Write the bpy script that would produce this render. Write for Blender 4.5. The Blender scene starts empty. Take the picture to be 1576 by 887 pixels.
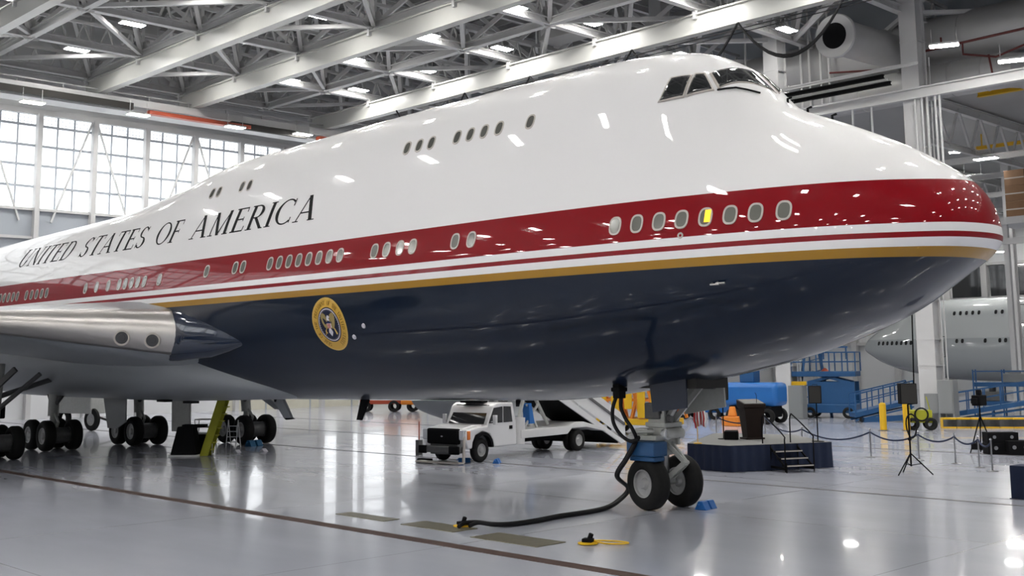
import bpy, math, random
import numpy as np
from mathutils import Vector, Matrix
random.seed(7)
C = bpy.context.scene.collection
SC = bpy.context.scene
PI = math.pi
# ------------------------------------------------------------------ camera, world, exposure
FPX, CPOS, YAW, PIT, ROL, PPY = 1770.735, (9.8979, -22.3065, 3.5703), 0.7997, 0.1356, -0.0099, 311.95
_F = np.array([-math.sin(YAW)*math.cos(PIT), math.cos(YAW)*math.cos(PIT), math.sin(PIT)])
_R = np.array([math.cos(YAW), math.sin(YAW), 0.0]); _U = np.cross(_R, _F)
_R2 = math.cos(ROL)*_R + math.sin(ROL)*_U; _U2 = -math.sin(ROL)*_R + math.cos(ROL)*_U
cam_data = bpy.data.cameras.new('camera'); cam = bpy.data.objects.new('camera', cam_data); C.objects.link(cam)
m4 = Matrix(((_R2[0], _U2[0], -_F[0], CPOS[0]), (_R2[1], _U2[1], -_F[1], CPOS[1]), (_R2[2], _U2[2], -_F[2], CPOS[2]), (0, 0, 0, 1)))
cam.matrix_world = m4
cam_data.sensor_width = 36; cam_data.lens = FPX/1576*36
cam_data.shift_y = -(443.5-PPY)/1576; cam_data.clip_end = 600
SC.camera = cam
SC.view_settings.view_transform = 'Standard'; SC.view_settings.look = 'None'
SC.view_settings.gamma = 1; SC.view_settings.exposure = 0.75
SC.view_settings.use_curve_mapping = False
world = bpy.data.worlds.new('overcast_sky'); SC.world = world; world.use_nodes = True
WORLD_STRENGTH, LAMP_STRENGTH, GLAZING_STRENGTH = 1.0, 68.0, .95
bgn = world.node_tree.nodes['Background']; bgn.inputs['Color'].default_value = (0.92, 0.96, 1.0, 1); bgn.inputs['Strength'].default_value = WORLD_STRENGTH

def on(u, v, ax, val):
    """point of the photographed place seen at pixel (u, v) on the plane axis ax = val"""
    d = _F + (u-788)/FPX*_R2 - (v-PPY)/FPX*_U2
    t = (val-CPOS[ax])/d[ax]
    return Vector(tuple(CPOS[i]+t*d[i] for i in range(3)))

# ------------------------------------------------------------------ materials
def mat(name, col, rough=0.5, metal=0.0, coat=0.0, emit=None, estr=0.0, noise=0.0, nscale=3.0, bump=0.0, trans=0.0, spec=0.5):
    m = bpy.data.materials.new(name); m.use_nodes = True
    nt = m.node_tree; b = nt.nodes['Principled BSDF']
    b.inputs['Base Color'].default_value = (*col, 1); b.inputs['Roughness'].default_value = rough
    b.inputs['Metallic'].default_value = metal; b.inputs['Coat Weight'].default_value = coat
    b.inputs['Coat Roughness'].default_value = 0.03; b.inputs['Specular IOR Level'].default_value = spec
    if trans: b.inputs['Transmission Weight'].default_value = trans
    if emit: b.inputs['Emission Color'].default_value = (*emit, 1); b.inputs['Emission Strength'].default_value = estr
    if noise or bump:
        tc = nt.nodes.new('ShaderNodeTexCoord'); n = nt.nodes.new('ShaderNodeTexNoise')
        n.inputs['Scale'].default_value = nscale; n.inputs['Detail'].default_value = 5
        nt.links.new(tc.outputs['Object'], n.inputs['Vector'])
        if noise:
            mx = nt.nodes.new('ShaderNodeMixRGB'); mx.inputs[1].default_value = (*[c*(1-noise) for c in col], 1)
            mx.inputs[2].default_value = (*[min(1, c*(1+noise)) for c in col], 1)
            nt.links.new(n.outputs['Fac'], mx.inputs[0]); nt.links.new(mx.outputs[0], b.inputs['Base Color'])
        if bump:
            bp = nt.nodes.new('ShaderNodeBump'); bp.inputs['Strength'].default_value = bump; bp.inputs['Distance'].default_value = 0.02
            nt.links.new(n.outputs['Fac'], bp.inputs['Height']); nt.links.new(bp.outputs[0], b.inputs['Normal'])
    return m
M = {}
M['white_steel'] = mat('white_steel', (.54, .54, .54), .5, noise=.06, nscale=1.5)
M['girder'] = mat('girder_paint', (.54, .54, .515), .38, noise=.04, nscale=.8)
M['deck'] = mat('roof_deck_paint', (.36, .36, .36), .7, noise=.1, nscale=.3)
M['wall'] = mat('wall_panel_white', (.68, .69, .70), .5, noise=.04, nscale=.4)
M['wall_bright'] = mat('hangar_door_white', (.84, .84, .84), .6)
M['wall_grey'] = mat('wall_panel_grey', (.36, .39, .43), .5, noise=.06, nscale=.4)
M['wall_beige'] = mat('door_panel_beige', (.62, .60, .50), .5, noise=.05)
M['duct'] = mat('duct_skin', (.42, .42, .42), .4, metal=.15, noise=.06, nscale=1.2)
M['black'] = mat('black_rubber', (.009, .009, .010), .6, spec=.2, noise=.3, nscale=20)
M['matt_black'] = mat('matt_black', (.008, .008, .009), .8, spec=.08)
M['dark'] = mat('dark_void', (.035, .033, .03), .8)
M['glass_dark'] = mat('dark_glass', (.02, .021, .022), .05, coat=.6)
M['pane'] = mat('cabin_pane', (.15, .15, .13), .12, coat=.8)
M['pane_dark'] = mat('upper_cabin_pane', (.09, .09, .08), .12, coat=.8)
M['frame'] = mat('window_frame_metal', (.50, .46, .42), .35, metal=.2)
M['shade_yellow'] = mat('lit_cabin_window', (.9, .55, .02), .4, emit=(1.0, .55, .02), estr=.75)
M['alu'] = mat('bare_aluminium', (.52, .50, .48), .33, metal=.85, noise=.04, nscale=.6)
M['wing_grey'] = mat('wing_grey_paint', (.30, .32, .34), .35, noise=.05, nscale=.6)
M['gear_grey'] = mat('landing_gear_paint', (.42, .43, .41), .4, noise=.15, nscale=9)
M['gear_dark'] = mat('landing_gear_dark_metal', (.10, .10, .10), .5, noise=.3, nscale=9)  # darker grey metal for axles, braces and small fittings
M['hub'] = mat('wheel_hub_metal', (.42, .42, .42), .35, metal=.4, noise=.1, nscale=12)
M['tyre'] = mat('tyre_rubber', (.012, .012, .012), .7, spec=.2, noise=.25, nscale=14)
M['gold'] = mat('gold_paint', (.68, .40, .05), .3, coat=.6)
M['gold_light'] = mat('pale_gold_paint', (.70, .46, .10), .3, coat=.6)
M['brown_ink'] = mat('brown_lettering_paint', (.06, .03, .012), .6, spec=.1)
M['navy'] = mat('navy_paint', (.010, .018, .042), .08, coat=1)
M['navy_matt'] = mat('navy_door_paint', (.010, .016, .034), .35)
M['seal_blue'] = mat('seal_blue_paint', (.006, .010, .040), .3)
M['seal_white'] = mat('seal_white_paint', (.62, .60, .66), .4)
M['eagle'] = mat('eagle_brown_gold', (.33, .25, .09), .4)
M['letter'] = mat('black_lettering_paint', (.006, .006, .007), .5, spec=.1)
M['skirt'] = mat('navy_stage_skirt', (.006, .014, .042), .85, noise=.2, nscale=6, bump=.2)
M['stage_top'] = mat('stage_grey_carpet', (.17, .17, .165), .9, noise=.1, nscale=20)
M['wood'] = mat('dark_walnut', (.014, .008, .006), .6, spec=.2, noise=.35, nscale=6)
M['blue'] = mat('blue_lift_paint', (.012, .075, .20), .4, noise=.12, nscale=2)
M['bright_blue'] = mat('bright_blue_paint', (.012, .13, .42), .4, noise=.1, nscale=2)
M['teal'] = mat('blue_rubber_chock', (.01, .12, .26), .6)
M['yellow'] = mat('safety_yellow', (.70, .42, .01), .45, noise=.1, nscale=3)
M['orange'] = mat('orange_paint', (.70, .22, .02), .45, noise=.1, nscale=3)
M['lime'] = mat('hi_vis_lime', (.36, .36, .012), .6, noise=.15, nscale=4)
M['truck_white'] = mat('truck_white_paint', (.72, .72, .73), .22, coat=.8)
M['stair_white'] = mat('stair_white_paint', (.66, .66, .66), .4, noise=.06)
M['cab_grey'] = mat('cabinet_grey', (.22, .23, .235), .45)
M['chrome'] = mat('brushed_chrome', (.32, .32, .33), .3, metal=1)
M['rope'] = mat('navy_rope', (.010, .018, .05), .9, noise=.2, nscale=30)
M['red'] = mat('red_pipe_paint', (.10, .012, .010), .5)
M['redorange'] = mat('red_orange_paint', (.42, .07, .03), .45)
M['cardboard'] = mat('cardboard', (.20, .11, .055), .8, noise=.15, nscale=3)
M['flag_red'] = mat('flag_red_cloth', (.45, .03, .03), .8)
M['flag_white'] = mat('flag_white_cloth', (.7, .68, .68), .8)
M['flag_blue'] = mat('flag_blue_cloth', (.02, .03, .12), .8)
M['plate'] = mat('tarnished_floor_plate', (.24, .22, .15), .35, metal=.5, noise=.2, nscale=4)
M['trench'] = mat('rusty_brown_grating', (.075, .045, .035), .5, noise=.4, nscale=6)
M['seam'] = mat('dark_floor_seam', (.05, .045, .045), .5)
M['amber'] = mat('amber_lens', (.75, .20, .03), .3)
M['silver_lens'] = mat('clear_lamp_lens', (.7, .72, .75), .1, metal=.5)
M['lamp'] = mat('lamp_diffuser', (1, 1, 1), .5, emit=(1.0, .98, .94), estr=LAMP_STRENGTH)
M['glazing'] = mat('daylit_glazing', (.8, .85, .9), .4, emit=(.97, .99, 1.0), estr=GLAZING_STRENGTH)
M['plane_grey'] = None

def coords(nt):
    tc = nt.nodes.new('ShaderNodeTexCoord'); s = nt.nodes.new('ShaderNodeSeparateXYZ')
    nt.links.new(tc.outputs['Object'], s.inputs[0]); return tc, s
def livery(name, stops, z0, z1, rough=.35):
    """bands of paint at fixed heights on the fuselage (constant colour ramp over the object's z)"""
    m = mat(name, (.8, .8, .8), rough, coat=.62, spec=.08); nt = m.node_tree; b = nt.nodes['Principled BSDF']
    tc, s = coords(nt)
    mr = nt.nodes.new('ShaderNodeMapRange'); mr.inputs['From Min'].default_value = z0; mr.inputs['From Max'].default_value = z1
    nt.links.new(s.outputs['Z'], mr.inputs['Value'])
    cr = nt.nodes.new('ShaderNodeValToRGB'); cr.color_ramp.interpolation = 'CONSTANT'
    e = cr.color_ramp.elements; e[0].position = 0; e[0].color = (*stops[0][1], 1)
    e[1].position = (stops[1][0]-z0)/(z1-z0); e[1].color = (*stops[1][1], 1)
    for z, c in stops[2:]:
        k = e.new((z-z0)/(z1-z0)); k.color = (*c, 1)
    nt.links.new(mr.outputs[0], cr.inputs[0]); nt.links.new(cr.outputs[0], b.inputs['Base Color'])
    b.inputs['Coat Roughness'].default_value = .025
    return m
WH, RD, GO, NV = (.86, .85, .85), (.24, .0008, .006), (.36, .19, .018), (.0045, .011, .026)
M['livery'] = livery('airliner_livery', [(0, NV), (5.44, GO), (5.64, WH), (5.80, RD), (5.92, WH), (6.08, RD), (7.00, WH)], 4.0, 8.0)
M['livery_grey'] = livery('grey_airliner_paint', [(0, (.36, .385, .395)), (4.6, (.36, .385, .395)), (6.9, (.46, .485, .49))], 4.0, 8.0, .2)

def floor_mat():
    m = mat('sealed_hangar_floor', (.3, .31, .34), .16, coat=.3); nt = m.node_tree; b = nt.nodes['Principled BSDF']
    tc, s = coords(nt)
    n = nt.nodes.new('ShaderNodeTexNoise'); n.inputs['Scale'].default_value = .12; n.inputs['Detail'].default_value = 6
    nt.links.new(tc.outputs['Object'], n.inputs['Vector'])
    mx = nt.nodes.new('ShaderNodeMixRGB'); mx.inputs[1].default_value = (.40, .415, .485, 1); mx.inputs[2].default_value = (.47, .485, .545, 1)
    nt.links.new(n.outputs['Fac'], mx.inputs[0])
    # slab joints every 7.5 m
    br = nt.nodes.new('ShaderNodeTexBrick'); br.offset = 0; br.inputs['Scale'].default_value = 1
    br.inputs['Brick Width'].default_value = 7.5; br.inputs['Row Height'].default_value = 7.0; br.inputs['Mortar Size'].default_value = .012
    br.inputs['Color1'].default_value = (1, 1, 1, 1); br.inputs['Color2'].default_value = (.95, .95, .95, 1); br.inputs['Mortar'].default_value = (.6, .6, .6, 1)
    nt.links.new(tc.outputs['Object'], br.inputs['Vector'])
    mu = nt.nodes.new('ShaderNodeMixRGB'); mu.blend_type = 'MULTIPLY'; mu.inputs[0].default_value = 1
    nt.links.new(mx.outputs[0], mu.inputs[1]); nt.links.new(br.outputs['Color'], mu.inputs[2]); nt.links.new(mu.outputs[0], b.inputs['Base Color'])
    n2 = nt.nodes.new('ShaderNodeTexNoise'); n2.inputs['Scale'].default_value = .8; n2.inputs['Detail'].default_value = 4
    mp = nt.nodes.new('ShaderNodeMapping'); mp.inputs['Scale'].default_value = (.35, 1, 1)
    nt.links.new(tc.outputs['Object'], mp.inputs[0]); nt.links.new(mp.outputs[0], n2.inputs['Vector'])
    mr = nt.nodes.new('ShaderNodeMapRange'); mr.inputs['To Min'].default_value = .12; mr.inputs['To Max'].default_value = .28
    nt.links.new(n2.outputs['Fac'], mr.inputs[0]); nt.links.new(mr.outputs[0], b.inputs['Roughness'])
    return m
M['floor'] = floor_mat()
def ribbed(name, col, scale, axis):
    m = mat(name, col, .6); nt = m.node_tree; b = nt.nodes['Principled BSDF']; tc, s = coords(nt)
    w = nt.nodes.new('ShaderNodeMath'); w.operation = 'MULTIPLY'; w.inputs[1].default_value = scale
    sn = nt.nodes.new('ShaderNodeMath'); sn.operation = 'SINE'
    nt.links.new(s.outputs[axis], w.inputs[0]); nt.links.new(w.outputs[0], sn.inputs[0])
    bp = nt.nodes.new('ShaderNodeBump'); bp.inputs['Strength'].default_value = .6; bp.inputs['Distance'].default_value = .05
    nt.links.new(sn.outputs[0], bp.inputs['Height']); nt.links.new(bp.outputs[0], b.inputs['Normal'])
    return m
M['ribbed_deck'] = ribbed('corrugated_roof_deck', (.27, .27, .27), 20, 'X')
M['ribbed_wall'] = ribbed('corrugated_wall_cladding', (.62, .63, .64), 14, 'X')

# ------------------------------------------------------------------ mesh building
class MB:
    def __init__(s): s.v = []; s.f = []
    def add(s, v, f, T=None):
        o = len(s.v)
        s.v += [tuple(T @ Vector(p)) if T else tuple(p) for p in v]
        s.f += [tuple(i+o for i in q) for q in f]; return s
    def box(s, x0, x1, y0, y1, z0, z1, T=None):
        v = [(x, y, z) for x in (x0, x1) for y in (y0, y1) for z in (z0, z1)]
        return s.add(v, [(0, 1, 3, 2), (4, 6, 7, 5), (0, 4, 5, 1), (2, 3, 7, 6), (0, 2, 6, 4), (1, 5, 7, 3)], T)
    def bar(s, a, b, w, h=None, up=(0, 0, 1)):
        a = Vector(a); b = Vector(b); h = h or w; d = (b-a).normalized(); u = Vector(up)
        if abs(d.dot(u)) > .98: u = Vector((1, 0, 0))
        r = d.cross(u).normalized(); u = r.cross(d)
        v = [p+r*(sx*w/2)+u*(sz*h/2) for p in (a, b) for sx, sz in ((-1, -1), (1, -1), (1, 1), (-1, 1))]
        return s.add(v, [(0, 1, 2, 3), (7, 6, 5, 4), (0, 4, 5, 1), (1, 5, 6, 2), (2, 6, 7, 3), (3, 7, 4, 0)])
    def ibeam(s, a, b, w, h, t=.05):
        a = Vector(a); b = Vector(b); up = Vector((0, 0, 1))
        s.bar(a+up*(h/2-t/2), b+up*(h/2-t/2), w, t); s.bar(a-up*(h/2-t/2), b-up*(h/2-t/2), w, t); s.bar(a, b, t, h-2*t); return s
    def tube(s, pts, r, n=10, cap=True, T=None):
        pts = [Vector(p) for p in pts]; rr = r if isinstance(r, (list, tuple)) else [r]*len(pts)
        v = []; f = []; pr = None
        for i, p in enumerate(pts):
            d = (pts[min(i+1, len(pts)-1)]-pts[max(i-1, 0)]).normalized()
            if pr is None: pr = d.orthogonal().normalized()
            pr = (pr-d*pr.dot(d)).normalized(); q = d.cross(pr)
            v += [p+(pr*math.cos(2*PI*k/n)+q*math.sin(2*PI*k/n))*rr[i] for k in range(n)]
        for i in range(len(pts)-1):
            f += [(i*n+k, i*n+(k+1) % n, (i+1)*n+(k+1) % n, (i+1)*n+k) for k in range(n)]
        if cap: f += [tuple(range(n))[::-1], tuple((len(pts)-1)*n+k for k in range(n))]
        return s.add(v, f, T)
    def lathe(s, prof, c, axis, n=24, cap=False):
        """prof = (distance along axis, radius) pairs"""
        c = Vector(c); ax = Vector(axis).normalized(); p = ax.orthogonal().normalized(); q = ax.cross(p)
        v = []; f = []
        for (t, r) in prof: v += [c+ax*t+(p*math.cos(2*PI*k/n)+q*math.sin(2*PI*k/n))*r for k in range(n)]
        for i in range(len(prof)-1): f += [(i*n+k, i*n+(k+1) % n, (i+1)*n+(k+1) % n, (i+1)*n+k) for k in range(n)]
        if cap: f += [tuple(range(n))[::-1], tuple((len(prof)-1)*n+k for k in range(n))]
        return s.add(v, f)
    def prism(s, poly, d, T=None):
        """polygon of 3-D points pushed by vector d"""
        n = len(poly); d = Vector(d); v = [Vector(p) for p in poly]+[Vector(p)+d for p in poly]
        return s.add(v, [tuple(range(n))[::-1], tuple(range(n, 2*n))]+[(k, (k+1) % n, n+(k+1) % n, n+k) for k in range(n)], T)
    def grid(s, rows, close=False, flip=False):
        n = len(rows[0]); v = [p for r in rows for p in r]; f = []
        for i in range(len(rows)-1):
            for k in range(n if close else n-1):
                q = (i*n+k, (i+1)*n+k, (i+1)*n+(k+1) % n, i*n+(k+1) % n); f.append(q[::-1] if flip else q)
        return s.add(v, f)
    def build(s, name, m, parent=None, smooth=35, bevel=0, kind=None, label=None, recalc=True, T=None):
        me = bpy.data.meshes.new(name); me.from_pydata([tuple(p) for p in s.v], [], s.f)
        if recalc:
            import bmesh
            bm = bmesh.new(); bm.from_mesh(me); bmesh.ops.recalc_face_normals(bm, faces=bm.faces); bm.to_mesh(me); bm.free()
        me.materials.append(m)
        if smooth:
            me.polygons.foreach_set('use_smooth', [True]*len(me.polygons))
            me.set_sharp_from_angle(angle=math.radians(smooth))
        me.update()
        o = bpy.data.objects.new(name, me); C.objects.link(o)
        if parent: o.parent = parent
        if T is not None: o.matrix_local = T
        if bevel:
            b = o.modifiers.new('bevel', 'BEVEL'); b.width = bevel; b.segments = 2; b.limit_method = 'ANGLE'
        if kind: o['kind'] = kind
        if label: o['label'] = label
        return o
def thing(name, label, cat, loc=(0, 0, 0), rz=0, group=None):
    o = bpy.data.objects.new(name, None); C.objects.link(o); o.empty_display_size = .3
    o.location = loc; o.rotation_euler = (0, 0, rz); o['label'] = label; o['category'] = cat
    if group: o['group'] = group
    return o
def tag(o, label, cat, group=None):
    o['label'] = label; o['category'] = cat
    if group: o['group'] = group
    return o
def copy_tree(o, parent=None):
    c = o.copy(); C.objects.link(c)
    if parent: c.parent = parent
    for ch in o.children: copy_tree(ch, c)
    return c
def rebase(o):
    """put a one-mesh object's origin at the middle of its foot"""
    me = o.data; xs = np.array([v.co[:] for v in me.vertices]); lo = xs.min(0); hi = xs.max(0)
    c = Vector(((lo[0]+hi[0])/2, (lo[1]+hi[1])/2, lo[2])); me.transform(Matrix.Translation(-c)); o.location = c; return o

# ------------------------------------------------------------------ the hangar shell
ZN = 23.0                                   # height of the roof's lower nodes
XN = [-65+7.5*k for k in range(11)]; YN = [-38.5+7*k for k in range(11)]   # ... 31.5
MB().box(-67.3, 45, -70, 95.3, -.4, 0).build('floor', M['floor'], kind='structure', smooth=0)
MB().box(-67.3, 45, -50, 44, 28.2, 28.6).build('ceiling', M['ribbed_deck'], kind='structure', smooth=0)
MB().box(-67.3, 45, 44.0, 95.3, 19.6, 20.0).build('ceiling', M['deck'], kind='structure', smooth=0)
# left end wall: solid below the glazing, panels above it
MB().box(-67.3, 45, -50.3, -50, 0, 28.4).build('wall_front', M['wall_bright'], kind='structure', smooth=0)   # hangar doors behind the camera
t = MB()
for x in range(-66, 45, 6): t.box(x-.12, x+.12, -50, -49.8, 0, 28)
for z in (4, 9, 14, 20): t.box(-67, 45, -50, -49.85, z-.1, z+.1)
t.build('trim_10', M['wall_grey'], kind='structure', smooth=0)
w = MB(); w.box(-67.3, -67, -50, 95, 0, 9.6); w.box(-67.3, -67, -50, 95, 20.35, 28.2); w.box(-67.3, -67, 40, 95, 9.6, 20.35)
w.build('wall_left', M['wall'], kind='structure', smooth=0)
g = MB(); g.box(-67.28, -66.95, -50, 40, 9.6, 13.8); g.build('wall_left', M['wall_grey'], kind='structure', smooth=0)
t = MB()
for z in (8.6, 9.6, 11.9, 13.8): t.box(-66.97, -66.72, -50, 40, z-.09, z+.09)
t.box(-66.97, -66.6, -50, 40, 20.2, 20.6)
t.build('trim_1', M['white_steel'], kind='structure', smooth=0)
t = MB()
for k in range(24):
    y = -46.0+3.85*k-.0
    if y < 40: t.box(-66.98, -66.5, y-.16, y+.16, 0, 20.3)
t.build('trim_2', M['white_steel'], kind='structure', smooth=0)
nwin = 0
for k in range(23):                        # one glazed bay between each pair of posts
    y0 = -45.84+3.85*k-.0; y1 = y0+3.53; nwin += 1
    if y0 > 38: break
    e = MB().box(-67.12, -67.06, y0, y1, 13.85, 20.25).build('window_%d' % nwin, M['glazing'], kind='structure', smooth=0)
    f = MB()
    for z in (15.35, 16.8, 18.13, 19.5): f.box(-67.05, -66.9, y0, y1, z-.075, z+.075)
    for q in (1/3, 2/3): f.box(-67.05, -66.95, y0+3.53*q-.045, y0+3.53*q+.045, 13.85, 20.25)
    for j in range(14): f.box(-67.05, -67.02, y0+.25*j, y0+.25*j+.02, 19.5, 20.25)
    for z in (19.75, 20.0): f.box(-67.05, -67.02, y0, y1, z-.01, z+.01)
    f.build('window_frame', M['wall_grey'], e, smooth=0)
    b = MB()
    if k % 2 == 0: b.bar((-66.8, y1, 20.2), (-66.8, y0+.9, 13.0), .12)
    else: b.bar((-66.8, y0, 20.2), (-66.8, y1-.9, 13.0), .12)
    b.build('brace_rod', M['white_steel'], e, smooth=0)
MB().box(-66.98, -66.9, 22, 60, 0, 2.0).build('door_1', M['wall_beige'], kind='structure', smooth=0)
t = MB()
for y in range(22, 61, 4): t.box(-66.9, -66.84, y-.05, y+.05, 0, 2.0)
t.box(-66.9, -66.82, 22, 60, 2.0, 2.12); t.build('trim_3', M['wall_grey'], kind='structure', smooth=0)
for i, (y0, y1) in enumerate(((22.2, 23.1), (24.4, 25.9), (31.0, 32.6), (34.2, 37.4), (38.6, 41.0))):     # tall lights in the end doors
    e = MB().box(-67.02, -66.98, y0, y1, 2.3, 9.3).build('window_%d' % (60+i), M['glazing'], kind='structure', smooth=0)
    f = MB(); f.box(-66.98, -66.9, y0-.08, y0, 2.2, 9.4); f.box(-66.98, -66.9, y1, y1+.08, 2.2, 9.4)
    for z in (2.2, 4, 5.8, 7.6, 9.3): f.box(-66.98, -66.92, y0, y1, z-.05, z+.05)
    f.build('window_frame', M['white_steel'], e, smooth=0)
# far side wall beyond the second bay
MB().box(-67, 45, 95, 95.3, 0, 20).build('wall_back', M['wall'], kind='structure', smooth=0)
MB().box(-67, 45, 94.85, 95, 5.0, 9.2).build('wall_back', M['ribbed_wall'], kind='structure', smooth=0)
t = MB()
for z in (4.9, 6.6, 9.3, 12.8): t.box(-67, 45, 94.5, 94.85, z-.15, z+.15)
for x in range(-66, 45, 5): t.box(x-.3, x+.3, 94.3, 94.85, 0, 20)
t.build('trim_4', M['white_steel'], kind='structure', smooth=0)
for i, x in enumerate(range(-66, 40, 5)):
    e = MB().box(x+.5, x+4.5, 94.7, 94.84, 9.5, 12.6).build('window_%d' % (20+i), M['glass_dark'], kind='structure', smooth=0)
# bulkhead over the column row, right-hand end wall
MB().box(-67, 45, 43.6, 43.9, 19.6, 28.2).build('wall_upper', M['wall_grey'], kind='structure', smooth=0)
MB().box(45, 45.3, -50, 95, 0, 28.4).build('wall_right', M['wall'], kind='structure', smooth=0)
# floor marks
def ground_strip(name, y, x0, x1, wd, m, z=.006, kind='structure', dy=0):
    o = MB().prism([(x0, y-wd/2, -.01), (x1, y-wd/2+dy, -.01), (x1, y+wd/2+dy, -.01), (x0, y+wd/2, -.01)], (0, 0, z+.01)).build(name, m, kind=kind, smooth=0); return o
ground_strip('trim_5', -6.95, -66, 40, .34, M['trench'], dy=-.35)
ground_strip('trim_6', 5.5, -66, 40, .12, M['seam'], dy=.7)
ground_strip('trim_7', 19.6, -66, 40, .12, M['seam'])
ground_strip('trim_8', 12.9, -66, -12, .08, M['seam'])

# ------------------------------------------------------------------ roof steel
names = ['nearest the glazed end wall', 'second from the glazed end wall', 'third from the glazed end wall', 'fourth from the glazed end wall', 'fifth from the glazed end wall',
         'sixth from the glazed end wall', 'seventh from the glazed end wall', 'eighth from the glazed end wall', 'ninth from the glazed end wall', 'tenth from the glazed end wall', 'above the nose of the airliner']
ZT = 27.4
GP = None
for k, x in enumerate(XN):
    r = thing('roof_truss', 'white steel roof truss across the hangar, '+names[k], 'roof truss', (x, 0, ZN), 0, None)
    ch = MB(); ch.ibeam((0, -49, 0), (0, 43.5, 0), .42, .46, .06); ch.build('bottom_chord', M['white_steel'], r, smooth=0)
    ch = MB(); ch.ibeam((0, -49, ZT-ZN), (0, 43.5, ZT-ZN), .4, .5, .06); ch.ibeam((3.75, -49, ZT-ZN), (3.75, 43.5, ZT-ZN), .3, .5, .06); ch.build('top_chord', M['white_steel'], r, smooth=0)
    wb = MB()
    for y in YN+[38.5]:
        for sx in (-1, 1):
            for sy in (-1, 1): wb.bar((0, y, 0), (sx*3.75, y+sy*3.5, ZT-ZN), .25, .25)
        wb.bar((0, y, 0), (0, y, ZT-ZN), .22)
        if k % 2 == 0: wb.bar((0, y, 0), (7.5 if k < 10 else 0, y+7, .02), .24, .24)
        else: wb.bar((0, y+7, 0), (7.5 if k < 10 else 0, y, .02), .24, .24)
        for j in range(4): wb.bar((0, y+1.2+j*1.5, 0), (0, y+1.7+j*1.5, 1.3), .10); wb.bar((0, y+2.2+j*1.5, 0), (0, y+1.7+j*1.5, 1.3), .10)
    wb.bar((0, -49, 1.35), (0, 43.5, 1.35), .16, .2)
    wb.build('web', M['white_steel'], r, smooth=0)
    for y in YN:
        if GP is None:
            gp = MB(); gp.prism([(0, -.9, .1), (0, -.5, .8), (0, .5, .8), (0, .9, .1), (0, .4, -.35), (0, -.4, -.35)], (.05, 0, 0)).prism([(-.9, 0, .1), (-.5, 0, .8), (.5, 0, .8), (.9, 0, .1), (.4, 0, -.35), (-.4, 0, -.35)], (0, .05, 0))
            GP = gp.build('gusset_plate', M['white_steel'], r, smooth=0); o = GP
        else: o = GP.copy(); C.objects.link(o); o.parent = r
        o.location = (0, y, 0)
rows = {-38.5: 'outermost behind the camera', -31.5: 'second behind the camera', -24.5: 'third behind the camera', -17.5: 'fourth behind the camera', -10.5: 'first beyond the camera', -3.5: 'over the near wing', 3.5: 'over the airliner', 10.5: 'over the first crane girder', 17.5: 'over the second crane girder', 24.5: 'between the second and third crane girders', 31.5: 'beyond the third crane girder'}
for y in YN:
    o = MB().ibeam((-66, y, ZN), (40, y, ZN), .42, .48, .06)
    o.ibeam((-66, y+3.5, ZT), (40, y+3.5, ZT), .3, .4, .05)
    o = rebase(o.build('roof_purlin', M['white_steel'], smooth=0)); tag(o, 'long white roof beam parallel to the airliner, '+rows[y], 'roof beam')
# deck joists
for j, y in enumerate(range(-22, 44, 3)):
    pass
o = MB()
for y in range(-48, 44, 2): o.bar((-66, y, 27.95), (44, y, 27.95), .12, .45)
rebase(o.build('trim_9', M['deck'], kind='structure', smooth=0))
# hanging crane girders
for y, lab, z, h in ((-.1, 'broad cream crane girder cut by the upper left corner of the photo', 21.9, 1.0), (10.45, 'cream crane girder hung under the roof, the leftmost full one', 22.05, 1.05), (17.35, 'cream crane girder hung under the roof, middle one', 22.05, 1.05), (28.6, 'long shiny cream crane girder passing just above the airliner', 22.0, 1.05)):
    r = thing('crane_girder', lab, 'crane girder', (0, y, z), 0)
    x0 = -65.3; x1 = 30
    b = MB().box(x0, x1, -.11, .11, -h/2, h/2); b.box(x0, x1, -.28, .28, -h/2-.06, -h/2+.02); b.box(x0, x1, -.28, .28, h/2-.02, h/2+.06)
    b.build('beam', M['girder'], r, smooth=0)
    for x in XN:
        if x > x0: MB().box(x-.18, x+.18, -.2, .2, h/2+.04, h/2+.35).box(x-.1, x+.1, -.3, -.12, h/2-.25, h/2+.25).build('hanger', M['white_steel'], r, smooth=0)
# festoon cables under the girder above the airliner
r = thing('festoon_cable', 'black festoon cables looping under the shiny girder above the airliner', 'cable', (0, 28.3, 21.4))
pk = [on(u, v, 1, 28.3)[0] for u, v in ((610, 170), (715, 140), (815, 105), (972, 62), (1135, 18), (1300, -20))]
cb = MB()
for a, b2 in zip(pk[:-1], pk[1:]):
    for dz in (0, .12):
        cb.tube([(a+(b2-a)*i/14, 0, -(2.6+dz)*(1-(2*i/14-1)**2)*min(1, (b2-a)/7)) for i in range(15)], .06, 6)
cb.build('loop', M['black'], r)
MB().bar((-45, 0, -.35), (10, 0, -.35), .06).bar((-40, .2, -.5), (5, .2, -.5), .04).build('catenary', M['black'], r, smooth=0)

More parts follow.
